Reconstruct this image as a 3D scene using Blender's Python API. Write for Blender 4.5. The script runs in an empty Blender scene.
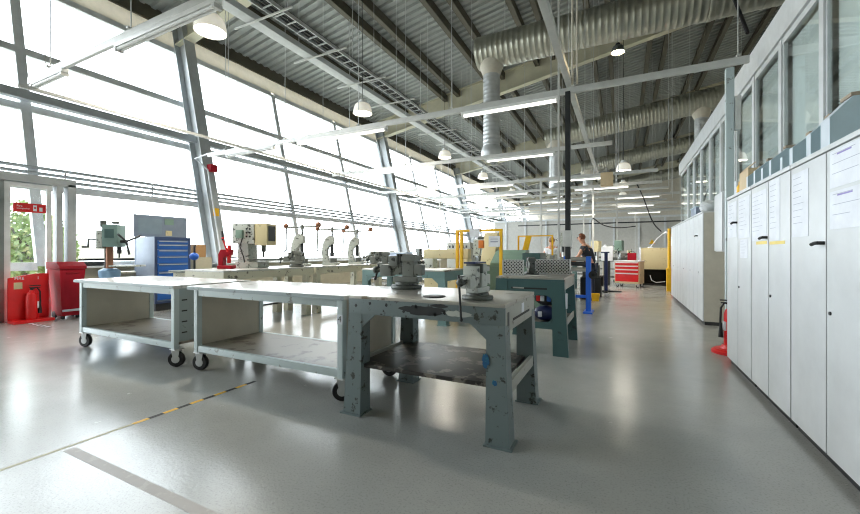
import bpy, bmesh, math, random
from mathutils import Vector, Matrix
random.seed(7)
S = bpy.context.scene
COL = S.collection
PI = math.pi
R = math.radians

# ------------------------------------------------------------------ materials
def lin(c):
    return tuple(((v/255)/12.92 if v/255 <= .04045 else ((v/255+.055)/1.055)**2.4) for v in c)

def mat(name, col, rough=.5, metal=0., wear=None, amt=.5, scale=6., bump=0., bscale=80., spec=.5, emit=None, es=0.):
    m = bpy.data.materials.new(name); m.use_nodes = True
    nt = m.node_tree; N = nt.nodes; L = nt.links
    b = N['Principled BSDF']
    c = lin(col)
    b.inputs['Base Color'].default_value = (*c, 1)
    b.inputs['Roughness'].default_value = rough
    b.inputs['Metallic'].default_value = metal
    b.inputs['Specular IOR Level'].default_value = spec
    tc = N.new('ShaderNodeTexCoord')
    nz = N.new('ShaderNodeTexNoise'); nz.inputs['Scale'].default_value = scale
    nz.inputs['Detail'].default_value = 6; nz.inputs['Roughness'].default_value = .62
    L.new(tc.outputs['Object'], nz.inputs['Vector'])
    cr = N.new('ShaderNodeValToRGB')
    if wear is None:
        cr.color_ramp.elements[0].position = .25; cr.color_ramp.elements[1].position = .75
        cr.color_ramp.elements[0].color = (*[v*.88 for v in c], 1)
        cr.color_ramp.elements[1].color = (*[min(1, v*1.08) for v in c], 1)
    else:
        p = .72 - .34*amt
        cr.color_ramp.elements[0].position = p; cr.color_ramp.elements[1].position = min(.99, p+.06)
        cr.color_ramp.elements[0].color = (*c, 1); cr.color_ramp.elements[1].color = (*lin(wear), 1)
    L.new(nz.outputs['Fac'], cr.inputs['Fac']); L.new(cr.outputs['Color'], b.inputs['Base Color'])
    if bump:
        n2 = N.new('ShaderNodeTexNoise'); n2.inputs['Scale'].default_value = bscale
        L.new(tc.outputs['Object'], n2.inputs['Vector'])
        bp = N.new('ShaderNodeBump'); bp.inputs['Strength'].default_value = bump; bp.inputs['Distance'].default_value = .01
        L.new(n2.outputs['Fac'], bp.inputs['Height']); L.new(bp.outputs['Normal'], b.inputs['Normal'])
    if emit:
        b.inputs['Emission Color'].default_value = (*lin(emit), 1); b.inputs['Emission Strength'].default_value = es
    return m

def glass(name, tint=(1, 1, 1), gl=.08, rough=.0):
    m = bpy.data.materials.new(name); m.use_nodes = True
    nt = m.node_tree; N = nt.nodes; L = nt.links
    for n in list(N): N.remove(n)
    o = N.new('ShaderNodeOutputMaterial'); t = N.new('ShaderNodeBsdfTransparent'); g = N.new('ShaderNodeBsdfGlossy')
    t.inputs['Color'].default_value = (*tint, 1); g.inputs['Roughness'].default_value = rough
    mx = N.new('ShaderNodeMixShader'); fr = N.new('ShaderNodeLayerWeight'); fr.inputs['Blend'].default_value = .5
    mp = N.new('ShaderNodeMapRange'); mp.inputs['To Min'].default_value = gl*.5; mp.inputs['To Max'].default_value = min(1, gl*5)
    pw = N.new('ShaderNodeMath'); pw.operation = 'POWER'; pw.inputs[1].default_value = 3
    L.new(fr.outputs['Facing'], pw.inputs[0]); L.new(pw.outputs[0], mp.inputs['Value'])
    L.new(mp.outputs[0], mx.inputs['Fac']); L.new(t.outputs[0], mx.inputs[1]); L.new(g.outputs[0], mx.inputs[2])
    L.new(mx.outputs[0], o.inputs['Surface'])
    return m

M = {}
M['white'] = mat('white_paint', (202, 205, 206), .45)
M['cupboard'] = mat('cupboard_paint', (206, 209, 211), .38, scale=2.5)
M['cupboard_side'] = mat('cupboard_side_paint', (188, 184, 172), .5)
M['frame'] = mat('window_frame_paint', (212, 215, 217), .4)
M['steel'] = mat('column_paint', (172, 177, 180), .45)
M['girder'] = mat('girder_paint', (200, 196, 174), .6, scale=2)
M['purlin'] = mat('purlin_paint', (82, 78, 64), .6)
M['deck'] = mat('roof_deck_steel', (156, 160, 157), .45, .15)
M['cream'] = mat('cream_board', (208, 202, 188), .7)
M['fascia'] = mat('translucent_fascia_board', (238, 230, 210), .7)
_n = M['fascia'].node_tree; _t = _n.nodes.new('ShaderNodeBsdfTranslucent'); _t.inputs['Color'].default_value = (.92, .89, .82, 1); _m = _n.nodes.new('ShaderNodeMixShader'); _m.inputs['Fac'].default_value = .3  # translucency added so sky from behind brightens the fascia
_n.links.new(_n.nodes['Principled BSDF'].outputs[0], _m.inputs[1]); _n.links.new(_t.outputs[0], _m.inputs[2]); _n.links.new(_m.outputs[0], _n.nodes['Material Output'].inputs['Surface'])
M['dado'] = mat('dado_paint', (176, 170, 150), .6)
M['galv'] = mat('galvanised_steel', (180, 180, 168), .34, .8, scale=9)
M['galv_white'] = mat('zinc_channel', (196, 199, 200), .42, .35)
M['strut'] = mat('rail_paint', (206, 207, 204), .45, .15)
M['tube'] = mat('fluorescent_tube', (255, 255, 250), .4, emit=(255, 252, 240), es=1.2)
M['tube_off'] = mat('batten_enamel', (232, 233, 231), .35)
M['lamp_bell'] = mat('lamp_bell_acrylic', (238, 236, 228), .25, emit=(255, 248, 230), es=.25)
M['lamp_lens'] = mat('lamp_lens_lit', (255, 250, 235), .3, emit=(255, 246, 226), es=6)
M['lamp_glare'] = mat('bare_lamp_lit', (255, 235, 200), .3, emit=(255, 226, 170), es=60)
M['black'] = mat('black_rubber', (24, 24, 25), .6)
M['dark'] = mat('dark_steel', (58, 60, 62), .45, .5)
M['iron'] = mat('worn_cast_iron', (134, 138, 134), .5, .25, wear=(70, 72, 70), amt=.42, scale=14)
M['iron_dark'] = mat('dark_cast_iron', (92, 96, 92), .5, .3, wear=(46, 48, 48), amt=.45, scale=16)
M['iron_pale'] = mat('pale_cast_iron', (182, 186, 180), .45, .1, wear=(74, 76, 72), amt=.46, scale=18)
M['bright'] = mat('bright_steel', (200, 200, 196), .28, .9)
M['bench_grey'] = mat('chipped_grey_enamel', (112, 125, 127), .42, .1, wear=(54, 56, 52), amt=.42, scale=15, bump=.05)
M['bench_top'] = mat('worn_steel_top', (176, 174, 168), .3, .65, wear=(120, 112, 98), amt=.4, scale=4)
M['bench_end'] = mat('bare_grey_end', (166, 167, 160), .45, .2, wear=(110, 108, 98), amt=.35, scale=10)
M['shelf_dark'] = mat('blackened_shelf', (46, 44, 42), .4, .2, wear=(120, 114, 106), amt=.56, scale=7)
M['teal'] = mat('teal_enamel', (62, 92, 92), .42, .05, wear=(48, 66, 66), amt=.3, scale=8)
M['teal_light'] = mat('teal_grey_enamel', (108, 138, 138), .42, wear=(70, 90, 90), amt=.3, scale=8)
M['trolley_top'] = mat('trolley_white_top', (206, 205, 201), .22, 0, wear=(160, 156, 150), amt=.38, scale=11)
M['trolley_metal'] = mat('trolley_pale_paint', (190, 203, 205), .42, .05, wear=(140, 144, 140), amt=.28, scale=11)
M['trolley_panel'] = mat('trolley_beige_panel', (198, 192, 178), .5, scale=3)
M['trolley_side'] = mat('trolley_grey_side', (158, 172, 176), .45, wear=(110, 116, 114), amt=.25, scale=10)
M['trolley_shelf'] = mat('dirty_shelf', (150, 144, 134), .42, wear=(104, 96, 88), amt=.55, scale=3.2)
M['beige'] = mat('beige_enamel', (204, 192, 152), .5, wear=(150, 140, 108), amt=.3, scale=8)
M['beige_bench'] = mat('cream_bench_paint', (206, 202, 182), .5, wear=(96, 90, 78), amt=.34, scale=9)
M['blue'] = mat('tool_cabinet_blue', (26, 88, 170), .4)
M['blue_dark'] = mat('navy_paint', (28, 40, 82), .4)
M['blue_frame'] = mat('cabinet_frame_navy', (44, 62, 100), .4)
M['cab_side'] = mat('cabinet_side_grey', (128, 140, 158), .4, .2)
M['blue_light'] = mat('pale_blue_enamel', (134, 172, 208), .4)
M['blue_bright'] = mat('bright_blue_enamel', (34, 96, 200), .4)
M['paint_blue'] = mat('dried_blue_paint', (28, 88, 132), .5, wear=(48, 120, 136), amt=.5, scale=60)
M['drill_green'] = mat('grey_teal_enamel', (112, 138, 134), .45)
M['red'] = mat('red_plastic', (214, 24, 26), .4)
M['red_dark'] = mat('dark_red_plastic', (160, 22, 38), .6, spec=.2)
M['red_lid'] = mat('red_lid', (146, 24, 36), .6, spec=.2)
M['yellow'] = mat('yellow_enamel', (240, 186, 24), .42)
M['green_dark'] = mat('sage_enamel', (124, 152, 138), .45)
M['paper'] = mat('paper', (224, 227, 234), .6)
M['ink'] = mat('grey_ink', (164, 168, 184), .6)
M['tapey'] = mat('yellow_sticky_tape', (232, 210, 120), .6)
M['card'] = mat('cardboard', (206, 184, 148), .7)
M['card_brown'] = mat('bin_lid_board', (156, 142, 122), .7)
M['bin_blue'] = mat('bin_blue_grey', (180, 200, 208), .5)
M['bin_lit'] = mat('bin_blue_grey_lit', (198, 207, 215), .5)  # paler copy of the bin blue-grey: window light put into the front colour
M['crate'] = mat('clear_plastic_crate', (196, 210, 232), .35)
M['skin'] = mat('skin', (206, 150, 120), .5)
M['hair'] = mat('auburn_hair', (120, 66, 38), .6)
M['hair2'] = mat('sandy_hair', (132, 92, 62), .6)
M['tee_white'] = mat('white_tee', (232, 232, 236), .8)
M['tee_dark'] = mat('dark_tee', (48, 48, 54), .8)
M['jeans'] = mat('navy_jeans', (38, 44, 62), .8)
M['bronze'] = mat('oily_bronze', (146, 104, 82), .35, .6)
M['wood'] = mat('worn_wood', (172, 132, 88), .6)
M['orange'] = mat('orange_plastic', (214, 120, 40), .5)
M['glass'] = glass('clear_glazing', (.97, .985, .98), .06)
M['glass_off'] = glass('office_glazing', (.96, .985, .98), .14, .02)
M['blind'] = mat('blind_slat', (232, 238, 237), .5)
M['ground'] = mat('outdoor_paving', (150, 148, 138), .9)
M['hill'] = mat('far_field', (104, 101, 90), 1)
M['leaf'] = mat('tree_leaves', (128, 146, 92), .7, wear=(178, 172, 122), amt=.5, scale=3)
M['bark'] = mat('tree_bark', (92, 80, 66), .9)

def floor_mat():
    m = bpy.data.materials.new('epoxy_floor'); m.use_nodes = True
    nt = m.node_tree; N = nt.nodes; L = nt.links; b = N['Principled BSDF']
    tc = N.new('ShaderNodeTexCoord')
    def noise(s, d=5, r=.6):
        n = N.new('ShaderNodeTexNoise'); n.inputs['Scale'].default_value = s; n.inputs['Detail'].default_value = d
        n.inputs['Roughness'].default_value = r; L.new(tc.outputs['Object'], n.inputs['Vector']); return n
    a = noise(.7); c = noise(85, 3); d = noise(5, 8, .7)
    r1 = N.new('ShaderNodeValToRGB'); r1.color_ramp.elements[0].position = .3; r1.color_ramp.elements[1].position = .7
    r1.color_ramp.elements[0].color = (*lin((154, 156, 154)), 1); r1.color_ramp.elements[1].color = (*lin((178, 179, 175)), 1)
    L.new(a.outputs['Fac'], r1.inputs['Fac'])
    r2 = N.new('ShaderNodeValToRGB'); r2.color_ramp.elements[0].position = .36; r2.color_ramp.elements[1].position = .46
    r2.color_ramp.elements[0].color = (.62, .62, .62, 1); r2.color_ramp.elements[1].color = (1, 1, 1, 1)
    L.new(c.outputs['Fac'], r2.inputs['Fac'])
    mx = N.new('ShaderNodeMix'); mx.data_type = 'RGBA'; mx.blend_type = 'MULTIPLY'; mx.inputs['Factor'].default_value = .5
    L.new(r1.outputs['Color'], mx.inputs['A']); L.new(r2.outputs['Color'], mx.inputs['B'])
    r3 = N.new('ShaderNodeValToRGB'); r3.color_ramp.elements[0].position = .62; r3.color_ramp.elements[1].position = .72
    r3.color_ramp.elements[0].color = (1, 1, 1, 1); r3.color_ramp.elements[1].color = (.8, .79, .78, 1)
    L.new(d.outputs['Fac'], r3.inputs['Fac'])
    m2 = N.new('ShaderNodeMix'); m2.data_type = 'RGBA'; m2.blend_type = 'MULTIPLY'; m2.inputs['Factor'].default_value = 1
    L.new(mx.outputs['Result'], m2.inputs['A']); L.new(r3.outputs['Color'], m2.inputs['B'])
    L.new(m2.outputs['Result'], b.inputs['Base Color'])
    mr = N.new('ShaderNodeMapRange'); mr.inputs['To Min'].default_value = .14; mr.inputs['To Max'].default_value = .34
    L.new(d.outputs['Fac'], mr.inputs['Value']); L.new(mr.outputs[0], b.inputs['Roughness'])
    bn = noise(48, 3); bp = N.new('ShaderNodeBump'); bp.inputs['Strength'].default_value = .11; bp.inputs['Distance'].default_value = .01
    L.new(bn.outputs['Fac'], bp.inputs['Height']); L.new(bp.outputs['Normal'], b.inputs['Normal'])
    b.inputs['Specular IOR Level'].default_value = .38; b.inputs['Coat Weight'].default_value = .36; b.inputs['Coat Roughness'].default_value = .12; b.inputs['Coat IOR'].default_value = 1.6
    L.new(bp.outputs['Normal'], b.inputs['Coat Normal'])
    return m
M['floor'] = floor_mat()

# ------------------------------------------------------------------ mesh builder
class MB:
    def __init__(s): s.bm = bmesh.new()
    def _add(s, verts, faces):
        vs = [s.bm.verts.new(v) for v in verts]
        for f in faces:
            try: s.bm.faces.new([vs[i] for i in f])
            except ValueError: pass
        return vs
    def box(s, x0, x1, y0, y1, z0, z1, bev=0, mx=None):
        v = [(x, y, z) for x in (x0, x1) for y in (y0, y1) for z in (z0, z1)]
        if mx is not None: v = [mx @ Vector(q) for q in v]
        vs = s._add(v, [(0, 1, 3, 2), (4, 6, 7, 5), (0, 4, 5, 1), (2, 3, 7, 6), (0, 2, 6, 4), (1, 5, 7, 3)])
        if bev:
            es = list({e for q in vs for e in q.link_edges})
            bmesh.ops.bevel(s.bm, geom=es, offset=bev, segments=2, affect='EDGES', profile=.7)
        return s
    def hexa(s, bot, top):      # four bottom corners, four top corners (ccw)
        s._add(list(bot)+list(top), [(3, 2, 1, 0), (4, 5, 6, 7), (0, 1, 5, 4), (1, 2, 6, 5), (2, 3, 7, 6), (3, 0, 4, 7)])
        return s
    def cyl(s, p, q, r, r2=None, n=12, caps=True):
        p = Vector(p); q = Vector(q); r2 = r if r2 is None else r2
        d = (q-p).normalized(); a = d.orthogonal().normalized(); b = d.cross(a)
        A = [p+(a*math.cos(2*PI*i/n)+b*math.sin(2*PI*i/n))*r for i in range(n)]
        B = [q+(a*math.cos(2*PI*i/n)+b*math.sin(2*PI*i/n))*r2 for i in range(n)]
        f = [(i, (i+1) % n, n+(i+1) % n, n+i) for i in range(n)]
        if caps: f += [tuple(range(n-1, -1, -1)), tuple(range(n, 2*n))]
        s._add(A+B, f); return s
    def ball(s, c, r, sc=(1, 1, 1), u=14, v=9):
        bmesh.ops.create_uvsphere(s.bm, u_segments=u, v_segments=v, radius=r, matrix=Matrix.Translation(c) @ Matrix.Diagonal((*sc, 1)))
        return s
    def lathe(s, prof, o=(0, 0, 0), n=20, mx=None):   # profile (r,z) about z
        rings = []
        for r, z in prof:
            ring = []
            for i in range(n):
                v = Vector((r*math.cos(2*PI*i/n), r*math.sin(2*PI*i/n), z))
                if mx is not None: v = mx @ v
                ring.append(s.bm.verts.new(v+Vector(o)))
            rings.append(ring)
        for a, b in zip(rings, rings[1:]):
            for i in range(n):
                s.bm.faces.new((a[i], a[(i+1) % n], b[(i+1) % n], b[i]))
        for ring in (rings[0], rings[-1]):
            try: s.bm.faces.new(ring)
            except ValueError: pass
        return s
    def prism(s, pts, axis, a, b, bev=0):
        def P(u, v, w): return {'x': (w, u, v), 'y': (u, w, v), 'z': (u, v, w)}[axis]
        n = len(pts)
        vs = s._add([P(u, v, a) for u, v in pts]+[P(u, v, b) for u, v in pts],
               [tuple(range(n)), tuple(range(2*n-1, n-1, -1))]+[(i, n+i, n+(i+1) % n, (i+1) % n) for i in range(n)])
        if bev:
            es = list({e for q in vs for e in q.link_edges})
            bmesh.ops.bevel(s.bm, geom=es, offset=bev, segments=2, affect='EDGES', profile=.7)
        return s
    def tube(s, path, r, n=8):
        path = [Vector(p) for p in path]; rings = []; a = None
        for i, p in enumerate(path):
            d = ((path[min(i+1, len(path)-1)]-p).normalized()+(p-path[max(i-1, 0)]).normalized()).normalized()
            a = d.orthogonal().normalized() if a is None else (a-d*a.dot(d)).normalized()
            b = d.cross(a)
            rings.append([s.bm.verts.new(p+(a*math.cos(2*PI*k/n)+b*math.sin(2*PI*k/n))*r) for k in range(n)])
        for A, B in zip(rings, rings[1:]):
            for k in range(n): s.bm.faces.new((A[k], A[(k+1) % n], B[(k+1) % n], B[k]))
        s.bm.faces.new(rings[0]); s.bm.faces.new(rings[-1]); return s
    def out(s, name, m, parent=None, label=None, loc=(0, 0, 0), rot=(0, 0, 0)):
        bmesh.ops.recalc_face_normals(s.bm, faces=s.bm.faces)
        me = bpy.data.meshes.new(name); s.bm.to_mesh(me); s.bm.free()
        me.shade_smooth(); me.set_sharp_from_angle(angle=R(35))
        me.materials.append(M[m] if isinstance(m, str) else m)
        o = bpy.data.objects.new(name, me); COL.objects.link(o)
        o.location = loc; o.rotation_euler = rot
        if parent: o.parent = parent
        if label: o['label'] = label
        return o

def tag(o, label, cat, group=None, kind=None):
    o['label'] = label; o['category'] = cat
    if group: o['group'] = group
    if kind: o['kind'] = kind
    return o
def thing(name, label, cat, loc=(0, 0, 0), rz=0, group=None):
    o = bpy.data.objects.new(name, None); COL.objects.link(o); o.empty_display_size = .1
    o.location = loc; o.rotation_euler = (0, 0, rz)
    return tag(o, label, cat, group)
def struct(o, label, cat):
    return tag(o, label, cat, kind='structure')
def dup(root, loc, label, rz=None, group=None):
    r = root.copy(); COL.objects.link(r); r.location = loc; r['label'] = label
    if rz is not None: r.rotation_euler = (0, 0, rz)
    if group: r['group'] = group
    for ch in list(root.children):
        c = ch.copy(); COL.objects.link(c); c.parent = r
        for g in list(ch.children):
            d = g.copy(); COL.objects.link(d); d.parent = c
    return r
def text(body, size, m, parent, loc, rot, name='lettering', ext=.0006):
    cu = bpy.data.curves.new(name, 'FONT'); cu.body = body; cu.size = size; cu.extrude = ext
    cu.align_x = 'CENTER'; cu.align_y = 'CENTER'; cu.materials.append(M[m])
    tmp = bpy.data.objects.new(name, cu); COL.objects.link(tmp)
    bpy.context.view_layer.update()
    me = bpy.data.meshes.new_from_object(tmp.evaluated_get(bpy.context.evaluated_depsgraph_get()))
    bpy.data.objects.remove(tmp); bpy.data.curves.remove(cu)
    o = bpy.data.objects.new(name, me); COL.objects.link(o); o.location = loc; o.rotation_euler = rot; o.parent = parent
    return o
ORD = ['first', 'second', 'third', 'fourth', 'fifth', 'sixth', 'seventh', 'eighth', 'ninth', 'tenth', 'eleventh', 'twelfth', 'thirteenth', 'fourteenth', 'fifteenth', 'sixteenth', 'seventeenth']

# ------------------------------------------------------------------ the setting
YN, YF = -5., 57.
XR = 9.
def deck(x): return 8.5+.18*(x+11.5)
def xg(z): return -10.6-.237*(z-1)          # inclined glazing plane
struct(MB().box(-10.75, XR, YN, YF, -.2, 0).out('floor', 'floor'), 'glossy speckled grey epoxy workshop floor', 'floor')
# corrugated deck, ridges along x
mb = MB(); prof = []; y = YN
while y < YF:
    prof += [(y, 0), (y+.11, 0), (y+.15, .07), (y+.26, .07)]; y += .30
x0, x1 = -12.8, XR+.1
A = [mb.bm.verts.new((x0, p, deck(x0)+h)) for p, h in prof]; B = [mb.bm.verts.new((x1, p, deck(x1)+h)) for p, h in prof]
for i in range(len(prof)-1): mb.bm.faces.new((A[i], A[i+1], B[i+1], B[i]))
C = [mb.bm.verts.new((x0, p, deck(x0)+.25)) for p in (YN, prof[-1][0])]; D = [mb.bm.verts.new((x1, p, deck(x1)+.25)) for p in (YN, prof[-1][0])]
mb.bm.faces.new((C[0], C[1], D[1], D[0]))
struct(mb.out('ceiling', 'deck'), 'corrugated grey steel roof deck over the workshop', 'ceiling')
COLY = [-3.6, 7.05, 17.65, 28.6, 39.5, 50.4]
# inclined columns
for i, cy in enumerate(COLY):
    def sl(z, off, w0, w1, mbx):
        pass
    mb = MB()
    zt = 8.05
    def bar(o0, o1, y0, y1):
        mb.hexa([(xg(0)+o0, y0, 0), (xg(0)+o1, y0, 0), (xg(0)+o1, y1, 0), (xg(0)+o0, y1, 0)],
                [(xg(zt)+o0, y0, zt), (xg(zt)+o1, y0, zt), (xg(zt)+o1, y1, zt), (xg(zt)+o0, y1, zt)])
    bar(.14, .17, cy-.16, cy+.16); bar(.17, .60, cy-.012, cy+.012); bar(.60, .63, cy-.16, cy+.16)
    o = struct(mb.out('steel_column', 'steel'), f'inclined pale steel column against the glazing, {ORD[i]} along the window wall', 'column')
    # girder
    mb = MB()
    xa, xb = -11.95, XR
    for za, zb, w in ((-.95, -.91, .15), (-.91, -.04, .01), (-.04, 0, .15)):
        mb.hexa([(xa, cy-w, deck(xa)+za), (xb, cy-w, deck(xb)+za), (xb, cy+w, deck(xb)+za), (xa, cy+w, deck(xa)+za)],
                [(xa, cy-w, deck(xa)+zb), (xb, cy-w, deck(xb)+zb), (xb, cy+w, deck(xb)+zb), (xa, cy+w, deck(xa)+zb)])
    struct(mb.out('roof_beam', 'girder'), f'deep cream roof girder crossing the hall above column {i+1}', 'beam')
# purlins
k = 0
for b in range(-1, 7):
    for dx in (0, .68):
        px = -7.9+2.25*b+dx
        zt = deck(px)-.01
        mb = MB()
        mb.box(px-.09, px+.09, YN, YF, zt-.31, zt-.285); mb.box(px-.09, px-.08, YN, YF, zt-.285, zt-.24); mb.box(px+.05, px+.09, YN, YF, zt-.285, zt-.02); mb.box(px-.09, px+.09, YN, YF, zt-.02, zt)
        struct(mb.out('ceiling_beam', 'purlin'), f'long dark purlin under the roof deck, {ORD[k]} from the window wall', 'beam'); k += 1
# window wall
ZS = [.98, 2.65, 4.35, 5.65, 7.35]
YM = []
for a, b in zip(COLY, COLY[1:]): YM += [a+(b-a)*t/3 for t in range(3)]
YM.append(COLY[-1])
def slant(mb, y0, y1, z0, z1, o0, o1):
    mb.hexa([(xg(z0)+o0, y0, z0), (xg(z0)+o1, y0, z0), (xg(z0)+o1, y1, z0), (xg(z0)+o0, y1, z0)],
            [(xg(z1)+o0, y0, z1), (xg(z1)+o1, y0, z1), (xg(z1)+o1, y1, z1), (xg(z1)+o0, y1, z1)])
for i, (a, b) in enumerate(zip(YM, YM[1:])):
    mb = MB()
    slant(mb, a-.085, a+.085, ZS[0], ZS[-1], -.08, .05)
    for z in ZS: slant(mb, a+.085, b-.085, z-.08, z+.08, -.06, .05)
    f = struct(mb.out(f'window_{i+1}', 'frame'), f'tall inclined window bay, {ORD[min(i,16)]} along the window wall', 'window')
    for z0, z1 in zip(ZS, ZS[1:]):
        mb = MB(); slant(mb, a+.085, b-.085, z0+.08, z1-.08, -.006, .006); mb.out('pane', 'glass', f)
mb = MB(); mb.box(-10.75, -10.45, 3.85, YF, 0, .93)
struct(mb.out('wall_left', 'dado'), 'low beige wall under the inclined glazing', 'wall')
struct(MB().box(-10.7, -10.25, 3.85, YF, .93, .97, .006).out('trim_1', 'frame'), 'pale sill along the top of the low window wall', 'sill')
mb = MB(); slant(mb, YN, YF, 7.95, 8.42, -.1, .12)
struct(mb.out('trim_5', 'purlin'), 'dark eaves beam above the cream fascia', 'beam')
mb = MB(); slant(mb, YN, YF, 7.43, 7.95, -.1, .05)
struct(mb.out('trim_2', 'fascia'), 'cream fascia board between the glazing and the roof', 'fascia')
# structural tube in front of the glazing
mb = MB(); slant(mb, YN, YF, 4.47, 4.66, .10, .30)
tag(mb.out('wind_rail', 'steel'), 'thick grey square tube running along the glazing at mid height', 'rail')
# three pipes
t = thing('pipe_run', 'run of three thin pale pipes along the glazing above door height', 'pipes', (0, 0, 0))
for z in (2.80, 2.92, 3.04): MB().cyl((xg(z)+.098, YN, z), (xg(z)+.098, YF, z), .036, n=8).out('pipe', 'steel', t)
for j in range(34):
    y = -3+j*1.75
    MB().box(xg(2.8)+.05, xg(2.8)+.08, y-.015, y+.015, 2.72, 3.06).out('bracket', 'frame', t)
# back partition and end wall
struct(MB().box(-10.4, XR, 34, 34.12, 0, 4.05).out('wall_back', mat('grey_wall_panel', (196, 194, 188), .6)), 'grey panelled partition across the far end of the hall', 'wall')
mb = MB()
for j in range(11): mb.box(-9.4+1.75*j, -9.25+1.75*j, 33.93, 34, 0, 4.0)
mb.box(-10.4, XR, 33.9, 34, 3.98, 4.12)
struct(mb.out('trim_3', 'frame'), 'pale posts and top rail of the far partition', 'trim')
struct(MB().prism([(-12.2, 0), (XR, 0), (XR, deck(XR)), (-12.2, deck(-12.2))], 'y', YF, YF+.2).out('wall_end', 'cream'), 'cream end wall seen above the far partition', 'wall')
struct(MB().box(XR, XR+.2, YN, YF, 0, deck(XR)+.2).out('wall_right', 'cream'), 'cream side wall behind the glazed offices', 'wall')

struct(MB().prism([(-12.6, 0), (XR, 0), (XR, deck(XR)), (-12.6, deck(-12.6))], 'y', YN-.2, YN).out('wall_front', 'cream'), 'cream end wall behind the camera', 'wall')
# glazed office partition on the right
PX = 1.66; PT = 3.9; PY0, PY1 = .6, 14.4
mull = [.9, 1.9, 2.85, 3.8, 4.75, 5.78, 6.8, 7.8, 8.8, 9.8, 10.8, 11.8, 12.8, 14.3]
mb = MB(); mb.box(PX, PX+.1, PY0, PY1, 0, 1.9)
struct(mb.out('wall_partition', 'cupboard_side'), 'solid lower half of the office partition behind the cupboards', 'wall')
struct(MB().box(PX+.1, XR, PY1-.08, PY1, 0, PT-.02).out('wall_office', 'cupboard_side'), 'end wall of the glazed offices at the far side', 'wall')
struct(MB().box(PX+.0, XR, PY0, PY1, PT+.04, PT+.12).out('office_ceiling', 'white'), 'flat white roof slab over the glazed offices', 'roof')
struct(MB().box(PX-.05, PX+.12, PY0, PY1, PT-.2, PT+.14, .008).out('trim_4', 'white'), 'white head beam along the top of the office glazing', 'trim')
for i, (a, b) in enumerate(zip(mull, mull[1:])):
    mb = MB(); mb.box(PX-.03, PX+.03, a-.045, a+.045, 1.9, PT-.2); mb.box(PX-.03, PX+.03, a+.045, b-.045, 1.9, 1.97)
    mb.box(PX-.02, PX+.03, a+.045, b-.045, PT-.27, PT-.2)
    mb.box(PX-.012, PX+.02, a+.045, a+.07, 1.97, PT-.27); mb.box(PX-.012, PX+.02, b-.07, b-.045, 1.97, PT-.27)
    f = struct(mb.out(f'window_{i+20}', 'white'), f'office partition window with closed blind, number {i+1} from the near end', 'window')
    MB().box(PX-.006, PX+.004, a+.07, b-.07, 1.97, PT-.27).out('pane', 'glass_off', f)
    mb = MB(); z = 2.0
    while z < PT-.3:
        mb.hexa([(PX+.05, a+.1, z+.028), (PX+.066, a+.1, z), (PX+.066, b-.1, z), (PX+.05, b-.1, z+.028)],
                [(PX+.05, a+.1, z+.030), (PX+.068, a+.1, z+.001), (PX+.068, b-.1, z+.001), (PX+.05, b-.1, z+.030)]); z += .026
    mb.out('venetian_blind', 'blind', f)

# glazed porch door on the left
DX = -10.0
d = struct(MB().box(DX-.03, DX+.05, 2.22, 2.78, 0, 2.56, .006).out('door_1', mat('grey_door_leaf', (116, 124, 124), .45)), 'grey solid door leaf at the left edge of the hall', 'door')
mb = MB()
for a, b in ((2.785, 2.865), (3.36, 3.43)): mb.box(DX-.04, DX+.04, a, b, 0, 2.56, .004)
mb.box(DX-.04, DX+.04, 2.865, 3.36, 0, .12); mb.box(DX-.04, DX+.04, 2.865, 3.36, 2.48, 2.56)
d2 = struct(mb.out('door_2', 'frame'), 'glazed porch door with slim pale frame', 'door')
MB().box(DX-.006, DX+.006, 2.865, 3.36, .12, 2.48).out('pane', 'glass', d2)
mb = MB(); mb.box(DX-.09, DX+.09, 3.49, 3.58, 0, 2.56); mb.box(DX-.09, DX+.09, 3.66, 3.79, 0, 2.62, .004); mb.box(DX-.09, DX+.09, .5, 3.79, 2.57, 2.72, .004)
struct(mb.out('door_frame', 'steel'), 'grey steel portal frame around the porch doors', 'door frame')

# outdoors
struct(MB().box(-90, -10.9, -50, 110, -.9, -.5).out('ground', 'ground'), 'pale paved ground outside the glazing', 'ground')
mb = MB()
n = 40; pts = [(-70+190*i/n, 2.2+2.6*math.sin(i*.31)+1.1*math.sin(i*.83)) for i in range(n+1)]
mb.prism([(-70, -.5)]+pts+[(120, -.5)], 'x', -160, -150)
struct(mb.out('hill', 'hill'), 'hazy low hills beyond the windows', 'hill')
def tree(x, y, h, r, label, seed):
    rnd = random.Random(seed)
    t = thing('tree', label, 'tree', (x, y, -.5), 0, 'trees outside the porch')
    mb = MB(); mb.tube([(0, 0, 0), (.05, .03, h*.3), (-.05, .08, h*.75)], .09, 8)
    for k in range(7):
        a = k*2.4; z = h*(.25+.07*k); mb.tube([(0, .03, z), (r*.6*math.cos(a), r*.6*math.sin(a), z+.5)], .03, 6)
    mb.out('trunk', 'bark', t)
    mb = MB()
    for k in range(2600):
        u = rnd.random()**.4; th = rnd.random()*2*PI; ph = math.acos(2*rnd.random()-1)
        c = Vector((r*u*math.sin(ph)*math.cos(th), r*u*math.sin(ph)*math.sin(th), h*.55+h*.48*u*math.cos(ph)))
        a = Vector((rnd.gauss(0, 1), rnd.gauss(0, 1), rnd.gauss(0, 1))).normalized()*.09; b = a.orthogonal().normalized()*.05
        mb._add([c-a, c+b, c+a, c-b], [(0, 1, 2, 3)])
    mb.out('foliage', 'leaf', t)
tree(-15.5, 4.7, 3.2, 1.25, 'leafy tree just outside, seen through the porch door', 1)
tree(-22, 5.9, 3.0, 1.5, 'paler tree farther outside behind the porch door tree', 2)

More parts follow.
